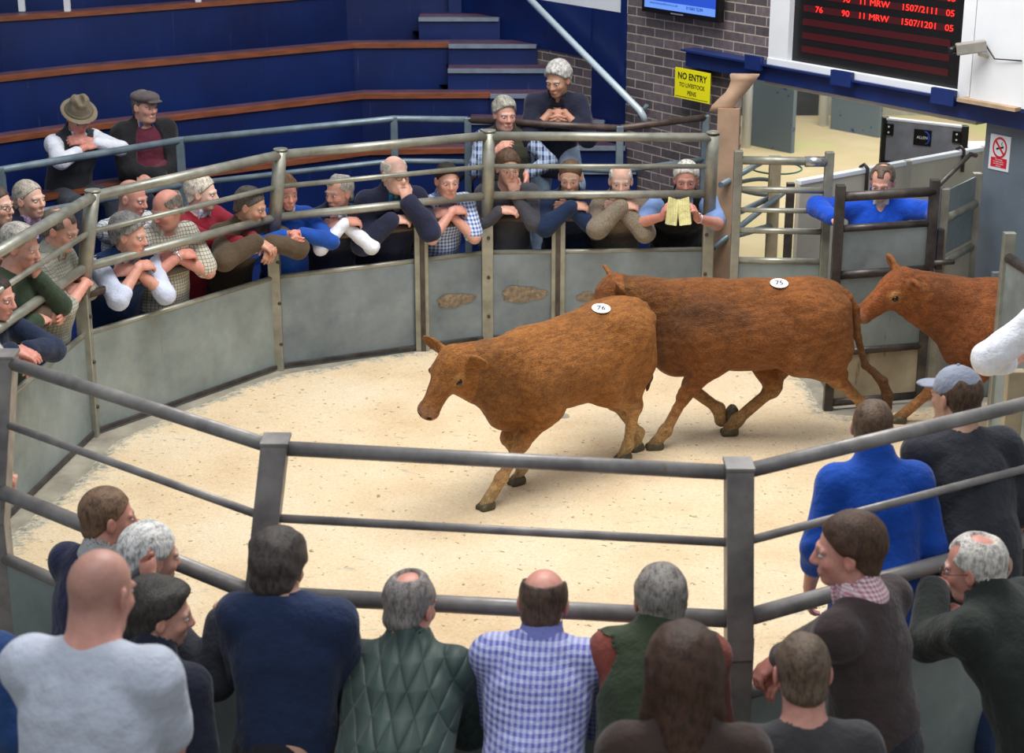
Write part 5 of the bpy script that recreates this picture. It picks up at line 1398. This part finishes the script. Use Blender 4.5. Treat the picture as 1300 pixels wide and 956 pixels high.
# ================================================================== PEOPLE
RP = np.array(ringpoly)
def out_dist(x, y): return -float(poly_sdf(np.array([[x, y]]), RP)[0])
def headpos(px, py, d, near=False):
    """head centre seen at this pixel, d metres outside the ring wall"""
    ys = np.arange(3.0, 15, .02); prev = None
    if near: ys = ys[ys < 8]
    else: ys = ys[ys > 7.6][::-1]
    for Y in ys:
        p = unpx(px, py, Y=float(Y))
        if out_dist(p.x, p.y) <= d: return p
    return unpx(px, py, Y=6)
def inward(p):
    e = .05; g = V(out_dist(p.x+e, p.y)-out_dist(p.x-e, p.y), out_dist(p.x, p.y+e)-out_dist(p.x, p.y-e))
    return math.degrees(math.atan2(-g.y, -g.x))
def scale_of(p, w):
    zc = p.y*math.cos(TH)+(CAMH-p.z)*math.sin(TH); return min(1.10, max(.90, .5+.5*w*zc/(FPX*.168)))
def man(px, py, w, label, d=.08, near=False, gaze=None, dh=0, pos=None, heading=None, rail_z=None, **k):
    p = pos if pos is not None else headpos(px, py, d, near)
    hd = heading if heading is not None else inward(p)+dh
    yaw = 0 if gaze is None else math.radians(max(-78, min(78, (gaze-hd+180) % 360-180)))
    k.setdefault('s', scale_of(p, w))
    k.setdefault('railz', 1.02 if near else .95)
    return person('person', p, hd, label, yaw=yaw, **k)
C = cloth_mat
GR = 'onlookers leaning on the ring barrier'
shirtW = C((222, 226, 238)); shirtL = C((196, 206, 226)); denim = C((58, 84, 124), 'tweed', (90, 116, 150)); dark = (34, 36, 44)
# ---------------- far side, left to right from the central bays
man(430, 245, 31, 'grey haired man in navy bodywarmer and white shirt, arms folded on the far rail', gaze=-128, pitch=.12, arms='folded', hair='receding', haircol=(176, 172, 166), skin='ruddy', group=GR,
    lay=[dict(kind='shirt', mat=shirtW, inf=.012), dict(kind='gilet', sleeve=0, col=(38, 44, 66), vee=.12, inf=.028)], collar=(222, 226, 238) and shirtW, legs=(C(dark), None))
man(502, 222, 33, 'balding white haired man in spectacles and navy coat with hand at his chin', d=.05, gaze=-55, pitch=.05, arms='chin', hair='fringe', haircol=(226, 220, 206), glasses=True, skin='pale', fat=1.12, group=GR,
    lay=[dict(kind='shirt', col=(150, 170, 200), inf=.012), dict(kind='jacket', col=(34, 38, 62), inf=.034, vee=.16)], collar=C((30, 104, 140)), s=1.08, legs=(C(dark), None))
man(568, 230, 31, 'dark haired man in blue checked short sleeved shirt, forearms crossed on the rail', d=.02, gaze=-72, pitch=.12, arms='folded', hair='short', haircol=(62, 52, 44), skin='ruddy', fat=1.08, group=GR,
    lay=[dict(kind='shirt', name='shirt', mat=C((70, 100, 168), 'check', (214, 222, 238), .026), sleeve=.46, inf=.016)], collar=C((120, 146, 196)), legs=(denim, None))
man(645, 214, 30, 'brown haired man in charcoal shirt with fist at his mouth behind the central post', d=.10, gaze=-75, pitch=.15, arms='chin', hair='full', haircol=(104, 78, 58), skin='fair', group=GR,
    lay=[dict(kind='jumper', name='shirt', col=(66, 66, 74), inf=.016)], legs=(denim, None))
man(724, 226, 30, 'short haired man in navy fleece with arms folded, looking down', gaze=-98, pitch=.25, arms='folded', hair='short', haircol=(112, 88, 64), skin='fair', group=GR,
    lay=[dict(kind='jacket', name='fleece', col=(22, 40, 72), inf=.026)], legs=(C(dark), None))
man(788, 231, 30, 'white haired elderly man in beige tweed jacket with arms folded on the rail', d=.06, gaze=-92, pitch=.12, arms='folded', hair='fringe', haircol=(224, 220, 214), skin='pale', group=GR,
    lay=[dict(kind='shirt', col=(214, 208, 200), inf=.010), dict(kind='jacket', mat=C((142, 130, 114), 'tweed', (110, 98, 84)), inf=.03, vee=.14)], collar=C((142, 130, 114)), legs=(C((74, 68, 60)), None), brow=(190, 184, 176))
b7 = man(871, 229, 32, 'white haired man in black gilet and blue short sleeves reading a yellow booklet', d=.05, gaze=-96, pitch=.12, hair='full', haircol=(226, 222, 214), skin='red', fat=1.12, group=GR, watch='l',
    arms='clasp', hr=dict(w=unpx(840, 275, Y=12.12), d=(-.25, .45, .8), n=(-.9, .2, 0), p=(1, -.2, -.7)), hl=dict(w=unpx(885, 277, Y=12.12), d=(.25, .45, .8), n=(.9, .2, 0), p=(-1, -.2, -.7)), curl=(.7, .7),
    lay=[dict(kind='shirt', col=(128, 158, 212), sleeve=.46, inf=.014), dict(kind='gilet', sleeve=0, col=(26, 27, 32), vee=.07, inf=.032)], collar=C((150, 176, 220)), legs=(C((24, 24, 28)), None), brow=(120, 110, 104))
# booklet
bk_ = empty('booklet', unpx(868, 285, Y=11.98)); tag(bk_, 'open pale yellow sale booklet held by the man in the black gilet', 'booklet')
mpg = C((232, 226, 164), 'stripe', (206, 198, 138), .012)
c0 = unpx(861, 270, Y=11.98)
for e, sx_ in ((-1, -.075), (1, .08)):
    mb = MB(); a = c0; u = V(sx_, -.03, .0); hgt = V(-.02*e, .03, .18)
    for kx in range(3):
        o_ = V(.004*kx*e, -.004*kx, 0); P = [a-hgt*.5+o_, a+u-hgt*.42+o_+V(0, .02*kx, 0), a+u+hgt*.62+o_+V(0, .02*kx, 0), a+hgt*.5+o_]
        v = [mb.bm.verts.new(q) for q in P]; f = mb.bm.faces.new(v); r_ = bmesh.ops.extrude_face_region(mb.bm, geom=[f]); bmesh.ops.translate(mb.bm, vec=V(0, -.0015, 0), verts=[x for x in r_['geom'] if isinstance(x, bmesh.types.BMVert)])
    mb.build('page', mpg, bk_)
# ---------------- left bays
man(363, 246, 29, 'brown haired man in bright blue jumper with hands clasped over the rail', d=.06, gaze=-62, pitch=.12, arms='clasp', dh=-4, hair='full', haircol=(122, 88, 62), skin='red', group=GR,
    lay=[dict(kind='jumper', col=(26, 76, 166), inf=.02)], collar=C((200, 206, 220)), legs=(C(dark), None))
man(318, 262, 31, 'dark grey haired man in olive brown jacket with hands hanging over the rail', d=.02, gaze=-12, pitch=.35, arms='hang', dh=-12, hair='short', haircol=(98, 90, 84), skin='tan', group=GR, beard=(120, 112, 104),
    lay=[dict(kind='jacket', col=(82, 68, 52), inf=.03)], legs=(C((60, 52, 44)), None), s=1.05)
man(257, 246, 31, 'white haired man in dark red jumper leaning in the left bay', d=.38, gaze=-8, pitch=.1, arms='clasp', dh=0, hair='full', haircol=(222, 212, 196), skin='pale', group=GR,
    lay=[dict(kind='jumper', col=(134, 26, 44), inf=.018)], collar=C((190, 204, 226)), legs=(C((60, 60, 70)), None), rail=.46)
man(212, 266, 36, 'balding man in cream checked short sleeved shirt and jeans turning to his neighbour', d=.10, gaze=-150, pitch=.35, arms='folded', dh=-15, hair='fringe', haircol=(150, 140, 130), skin='red', fat=1.1, group=GR, watch='r',
    lay=[dict(kind='shirt', mat=C((206, 202, 186), 'lines', (120, 116, 110), .022), sleeve=.46, inf=.018, hem=.02)], collar=C((206, 202, 186)), legs=(denim, None))
man(168, 252, 33, 'bald headed man half hidden behind the cream checked shirt man', d=.55, gaze=-20, pitch=.25, arms='clasp', hair='thin', haircol=(140, 124, 112), skin='red', lay=[dict(kind='shirt', mat=C((196, 200, 206), 'lines', (110, 116, 130), .02), inf=.016)], rail=.5)
man(165, 299, 38, 'grey haired man in blue padded gilet and rolled pale sleeves with a wristwatch', d=.02, gaze=-12, pitch=.2, arms='folded', dh=-10, hair='wavy', haircol=(150, 148, 146), skin='ruddy', fat=1.08, group=GR, watch='l',
    lay=[dict(kind='shirt', col=(196, 204, 226), sleeve=.60, inf=.016), dict(kind='gilet', sleeve=0, col=(22, 52, 98), vee=.10, inf=.036, name='gilet')], collar=shirtL, legs=(C(dark), None), s=1.05)
man(78, 292, 38, 'balding man in grey green checked shirt and jeans leaning behind the left post', d=.06, gaze=-18, pitch=.4, arms='folded', hair='receding', haircol=(120, 110, 100), skin='ruddy', fat=1.05, group=GR,
    lay=[dict(kind='shirt', mat=C((158, 162, 150), 'lines', (128, 112, 96), .02), sleeve=.6, inf=.016, hem=.04)], collar=C((158, 162, 150)), legs=(denim, None))
man(38, 254, 34, 'silver haired man in navy blazer and lilac shirt standing behind at the far left', d=.62, gaze=-28, pitch=.0, arms='down', hair='short', haircol=(190, 180, 168), skin='fair',
    lay=[dict(kind='shirt', col=(186, 160, 206), inf=.012), dict(kind='jacket', col=(36, 42, 62), inf=.03, vee=.16)], collar=C((190, 164, 208)), legs=(C(dark), None))
man(27, 314, 40, 'grey haired man in green jumper with hand on his chin at the left edge', d=.04, gaze=-12, pitch=.25, arms='chin', hair='full', haircol=(186, 180, 172), skin='ruddy', group=GR,
    lay=[dict(kind='jumper', col=(46, 62, 44), inf=.02)], legs=(C(dark), None))
man(-4, 262, 36, 'man in thin spectacles cut off by the left frame edge, behind the green jumper man', d=.5, gaze=-20, pitch=.05, arms='down', hair='short', haircol=(90, 76, 66), glasses=True, skin='fair',
    lay=[dict(kind='jumper', col=(44, 44, 52), inf=.02)], legs=(C(dark), None))
man(-6, 378, 44, 'dark haired man in navy jumper and pale cuffs cut off at the left frame edge', d=.0, gaze=-10, pitch=.2, arms='hang', dh=-20, hair='short', haircol=(60, 48, 42), skin='red', group=GR,
    lay=[dict(kind='jumper', col=(28, 40, 66), inf=.02)], legs=(denim, None), curl=(.3, .3))
man(-12, 318, 40, 'pink faced man mostly outside the left frame edge behind the navy jumper man', d=.30, gaze=0, pitch=.2, arms='clasp', hair='short', haircol=(150, 130, 120), skin='ruddy',
    lay=[dict(kind='jacket', col=(96, 80, 66), inf=.03)], legs=(C(dark), None), rail=.36)
man(-40, 560, 55, 'man outside the left frame edge whose clasped hands reach over the rail', near=False, pos=V(-2.62, 7.45, 1.25), heading=25, gaze=20, arms='clasp', hair='short', haircol=(90, 80, 70), skin='ruddy',
    lay=[dict(kind='shirt', col=(190, 200, 226), sleeve=.62, inf=.016)], legs=(C(dark), None), rail=.18, hr=dict(w=unpx(4, 636, Y=7.25)+V(0, 0, 0), d=(0, .25, 1), n=(-1, .3, 0)), hl=dict(w=unpx(-6, 640, Y=7.3), d=(.1, .25, 1), n=(1, .3, 0)), curl=(.8, .8))
# ---------------- seated on the lowest tier
man(100, 149, 29, 'seated man in brown felt hat, dark waistcoat and white shirt with folded arms', pos=unpx(100, 149, Y=12.95), heading=-48, gaze=-62, pitch=.55, pose='sit', seat=1.0, tilt=.38, arms='lap', hair='short', haircol=(120, 110, 100), skin='red', hat=('felt', C((128, 116, 96))),
    lay=[dict(kind='shirt', mat=shirtW, inf=.014, sleeve=.85), dict(kind='gilet', name='waistcoat', sleeve=0, col=(44, 48, 56), vee=.14, inf=.028, hem=.05)], collar=shirtW, legs=(C((56, 60, 72)), None), g0=.56, s=1.02,
    hr=dict(l=(.02, .36, .78), d=(-1, -.1, .1), n=(0, -.5, -.9), p=(1, .3, -.3)), hl=dict(l=(-.02, .31, .82), d=(1, -.3, .1), n=(0, -.8, -.5), p=(-1, .3, -.3)))
man(184, 136, 29, 'seated man in grey flat cap, burgundy jumper and open black waxed jacket', pos=unpx(184, 136, Y=13.35), heading=-60, gaze=-38, pitch=.05, pose='sit', seat=1.0, tilt=.05, arms='lap', hair='short', haircol=(130, 120, 112), skin='ruddy', hat=('flat', C((92, 84, 84))), fat=1.15,
    lay=[dict(kind='jumper', col=(92, 34, 52), inf=.016), dict(kind='jacket', col=(30, 30, 34), inf=.040, open=.115, hem=.05)], collar=C((52, 84, 150)), legs=(C((28, 34, 54)), None), g0=.56, s=1.02)
# ---------------- standing on the walkway
man(641, 146, 31, 'wavy grey haired man in olive gilet over a blue tartan shirt behind the central post', pos=unpx(641, 146, Y=13.02), heading=-90, gaze=-72, pitch=.1, g0=.16, tilt=.22, arms='chin', rail=.22, railz=1.52, hair='wavy', haircol=(176, 172, 160), skin='ruddy', fat=1.1,
    lay=[dict(kind='shirt', mat=C((44, 62, 100), 'tartan', (150, 170, 200), .05), inf=.016, sleeve=.96), dict(kind='gilet', sleeve=0, col=(58, 58, 48), vee=.14, inf=.034)], collar=C((60, 80, 110)), legs=(C((40, 42, 48)), None), s=1.0,
    hl=dict(w=unpx(668, 222, Y=12.75), d=(0, .3, -1), n=(1, .2, 0), p=(-1, -.4, 0)), hr=dict(w=unpx(630, 192, Y=12.78), d=(-.8, .2, .7), n=(0, -.6, -.9)))
man(708, 102, 29, 'grey haired man in navy zip neck jumper and pale jeans leaning on brown guard rail', pos=unpx(708, 102, Y=13.12), heading=-88, gaze=-118, pitch=.3, g0=.16, arms='clasp', rail=.20, railz=1.50, hair='thick', haircol=(196, 194, 190), skin='tan', pose='foot_up',
    lay=[dict(kind='jumper', col=(30, 34, 54), inf=.022, sleeve=.78, vee=.10)], collar=C((26, 30, 48)), legs=(C((150, 176, 206), 'tweed', (176, 196, 218)), None), s=1.04, tilt=.55)
# ---------------- handlers
man(1120, 232, 28, 'balding handler in royal blue coat standing behind the sheeted gate', pos=unpx(1120, 232, Y=11.95), heading=-92, gaze=-112, pitch=.35, g0=G0, arms='clasp', rail=.3, hair='receding', haircol=(110, 92, 80), skin='ruddy', s=1.02,
    lay=[dict(kind='jacket', name='coat', col=(14, 74, 190), inf=.03, vee=.08, hem=.4)], collar=C((190, 190, 196)), legs=(C((20, 60, 150)), None),
    hr=dict(w=unpx(1058, 277, Y=11.72), d=(-.3, .5, -.5), n=(.2, .2, -.9), p=(1, -.4, .1)), hl=dict(w=unpx(1192, 285, Y=11.55), d=(-.2, .6, -.7), n=(0, -.5, -.8), p=(-1, -.3, .2)))
man(1108, 545, 50, 'handler in royal blue coat seen from behind inside the ring', pos=unpx(1108, 545, Y=6.55), heading=94, gaze=72, pitch=.15, g0=0.0, arms='down', hair='short', haircol=(104, 82, 64), skin='ruddy', s=.98,
    lay=[dict(kind='jacket', name='coat', col=(16, 74, 172), inf=.028, hem=.34, sleeve=.70)], legs=(C((18, 66, 160)), None), face=True)
h3 = man(1213, 500, 50, 'handler in grey baseball cap and charcoal polo shirt seen from behind with a stick', pos=unpx(1213, 505, Y=6.78), heading=100, gaze=125, pitch=.1, g0=0.0, arms='down', hair='short', haircol=(96, 74, 58), skin='tan', s=1.04, fat=1.12, hat=('ball', C((132, 138, 154))),
    lay=[dict(kind='polo', name='polo_shirt', col=(44, 46, 54), inf=.024, sleeve=.5, hem=.16)], legs=(C((50, 66, 100)), None), face=True,
    hl=dict(w=unpx(1194, 712, Y=6.72), d=(.0, .3, -1), n=(1, 0, 0), p=(.3, -1, 0)))
st_ = MB(); st_.tube([unpx(1202, 700, Y=6.68), unpx(1190, 750, Y=6.62), unpx(1180, 800, Y=6.62)], .011, 8); st_.build('stick', simple('yellow_stick', (190, 160, 50), .4), label='yellow drover stick held by the handler in the cap', cat='stick')
man(1345, 372, 34, 'person in white coat reaching in from the right frame edge', pos=V(2.67, 7.98, 1.74), heading=95, gaze=110, pitch=.2, g0=0, arms='down', hair='short', haircol=(120, 110, 100), skin='fair', s=1.05,
    lay=[dict(kind='jacket', name='white_coat', col=(226, 230, 240), inf=.03, hem=.3)], legs=(C(dark), None), hl=dict(w=V(2.46, 8.15, 1.24), d=(.8, .5, .2), n=(0, -1, 0), p=(-1, -.3, -.3)), hr=dict(w=V(2.72, 8.25, 1.15), d=(-.3, 1, 0), n=(0, 0, -1)))
# ---------------- near side, backs to the camera
GN = 'onlookers along the near rails'
man(138, 658, 60, 'brown haired man in navy jumper leaning on the near left rail', d=.22, near=True, gaze=25, pitch=.15, arms='low', hair='short', haircol=(126, 98, 76), skin='red', group=GN, dh=4,
    lay=[dict(kind='jumper', col=(30, 34, 66), inf=.02)], collar=C((170, 170, 170)), legs=(C(dark), None), s=1.0, h=.0052)
man(192, 708, 62, 'white haired man in charcoal suit with a hand at his face, near left', d=.30, near=True, gaze=35, pitch=.2, arms='chin', hair='full', haircol=(232, 230, 226), skin='ruddy', group=GN,
    hr=dict(w=unpx(283, 772, Y=5.75), d=(.6, .7, -.2), n=(0, .0, -1), p=(.5, -.3, -.9)), hl=dict(w=unpx(232, 712, Y=5.35), d=(-.1, .1, 1), n=(-1, -.3, 0), p=(0, .3, -1)),
    lay=[dict(kind='shirt', col=(170, 180, 226), inf=.008), dict(kind='jacket', name='suit_jacket', col=(50, 54, 62), inf=.026, sleeve=.94)], legs=(C((50, 54, 62)), None), s=1.04)
man(205, 781, 64, 'dark grey curly haired man in navy jacket behind the white haired man', d=.62, near=True, gaze=15, pitch=.2, arms='down', hair='wavy', haircol=(70, 66, 62), skin='ruddy', group=GN,
    lay=[dict(kind='jacket', col=(28, 32, 50), inf=.026)], legs=(C(dark), None), s=1.02)
man(128, 754, 80, 'shaven headed man in pale grey T-shirt in the lower left foreground', pos=unpx(128, 754, Y=4.25), heading=78, gaze=66, pitch=.3, g0=.12, tilt=.25, arms='low', hair='stubble', haircol=(124, 100, 88), skin='red', fat=1.2, s=1.02, neck=.015,
    lay=[dict(kind='polo', name='t_shirt', col=(184, 190, 204), inf=.018, sleeve=.4)], legs=(denim, None), h=.0052)
man(355, 722, 68, 'thick dark haired man in navy sweatshirt below the front left post', d=.42, near=True, gaze=72, pitch=.3, arms='low', hair='thick', haircol=(78, 70, 66), skin='tan', fat=.98, neck=.06, offx=-.04, group=GN,
    lay=[dict(kind='jumper', name='sweatshirt', col=(26, 42, 74), inf=.026)], legs=(C(dark), None), s=1.06)
man(522, 770, 61, 'grey haired balding man in dark green quilted jacket at the near rail', d=.30, near=True, gaze=58, pitch=.3, arms='low', hair='receding', haircol=(150, 142, 138), skin='red', fat=1.1, group=GN,
    lay=[dict(kind='jacket', name='quilted_jacket', mat=C((52, 70, 66), 'quilt', (0, 0, 0), .075), inf=.036, fold=.003)], legs=(C((50, 54, 50)), None), s=1.05)
man(690, 767, 60, 'bald crowned man in blue and white checked shirt at the near rail', d=.30, near=True, gaze=80, pitch=.35, neck=.04, arms='low', hair='fringe', haircol=(92, 72, 62), skin='red', group=GN,
    lay=[dict(kind='shirt', mat=C((98, 104, 178), 'check', (188, 192, 226), .022), inf=.02, fold=.006)], collar=C((120, 126, 190)), legs=(C(dark), None), s=1.05)
man(838, 764, 60, 'grey haired man in olive gilet with rust red sleeves at the near rail', d=.32, near=True, gaze=92, pitch=.25, neck=.05, arms='low', hair='full', haircol=(146, 140, 134), skin='red', fat=1.05, group=GN,
    lay=[dict(kind='jumper', col=(128, 66, 56), inf=.02), dict(kind='gilet', sleeve=0, col=(52, 62, 44), inf=.036)], legs=(C((60, 56, 50)), None), s=1.06)
man(868, 850, 74, 'person with long dark brown centre parted hair in the bottom foreground', pos=unpx(868, 855, Y=4.15), heading=88, gaze=88, pitch=.15, g0=.12, arms='down', hair='long', haircol=(74, 50, 38), skin='fair',
    lay=[dict(kind='jacket', col=(60, 46, 40), inf=.02)], legs=(C(dark), None), s=.98, face=True, tilt=.1)
man(1075, 701, 64, 'brown haired man in brown jumper with red gingham collar looking left', d=.52, near=True, gaze=170, pitch=.12, arms='hang', dh=20, hair='full', haircol=(82, 58, 44), skin='red', group=GN,
    hl=dict(w=unpx(985, 838, Y=5.75), d=(-.5, .5, -.5), n=(0, 0, -1)), hr=dict(w=unpx(1010, 850, Y=5.72), d=(-.8, .4, -.3), n=(0, 0, -1)),
    lay=[dict(kind='jumper', col=(62, 50, 50), inf=.022, vee=.08)], collar=C((190, 120, 134), 'check', (232, 214, 220), .014), legs=(C(dark), None), s=1.07, h=.0045)
man(1018, 852, 66, 'short brown haired man low down below the brown jumper man', pos=unpx(1018, 856, Y=4.75), heading=92, gaze=92, pitch=.3, g0=-.05, tilt=.3, arms='down', hair='short', haircol=(110, 92, 76), skin='red',
    lay=[dict(kind='jumper', col=(60, 58, 60), inf=.02)], legs=(C(dark), None), s=1.02)
man(1236, 722, 62, 'white haired man in spectacles and dark green jacket at the near right rail', d=.40, near=True, gaze=150, pitch=.25, neck=.045, arms='folded', dh=14, hair='receding', haircol=(224, 218, 210), skin='red', glasses=True, watch='l', group=GN, fat=1.05,
    hl=dict(w=unpx(1184, 752, Y=6.15)+V(0, 0, .02), d=(1, .2, 0), n=(0, -.2, -1), p=(-.6, .2, -1)), hr=dict(w=unpx(1222, 770, Y=6.2), d=(-1, .1, .1), n=(0, -.2, -1), p=(1, .2, -.8)),
    lay=[dict(kind='jacket', col=(38, 44, 40), inf=.032)], legs=(C(dark), None), s=1.06)
man(-35, 790, 60, 'blue shouldered person cut off at the lower left frame edge', pos=unpx(-42, 742, Y=5.2), heading=70, gaze=60, pitch=.2, arms='down', hair='short', haircol=(90, 80, 70), skin='fair', g0=-.2,
    lay=[dict(kind='jumper', col=(30, 62, 112), inf=.022)], legs=(C(dark), None))
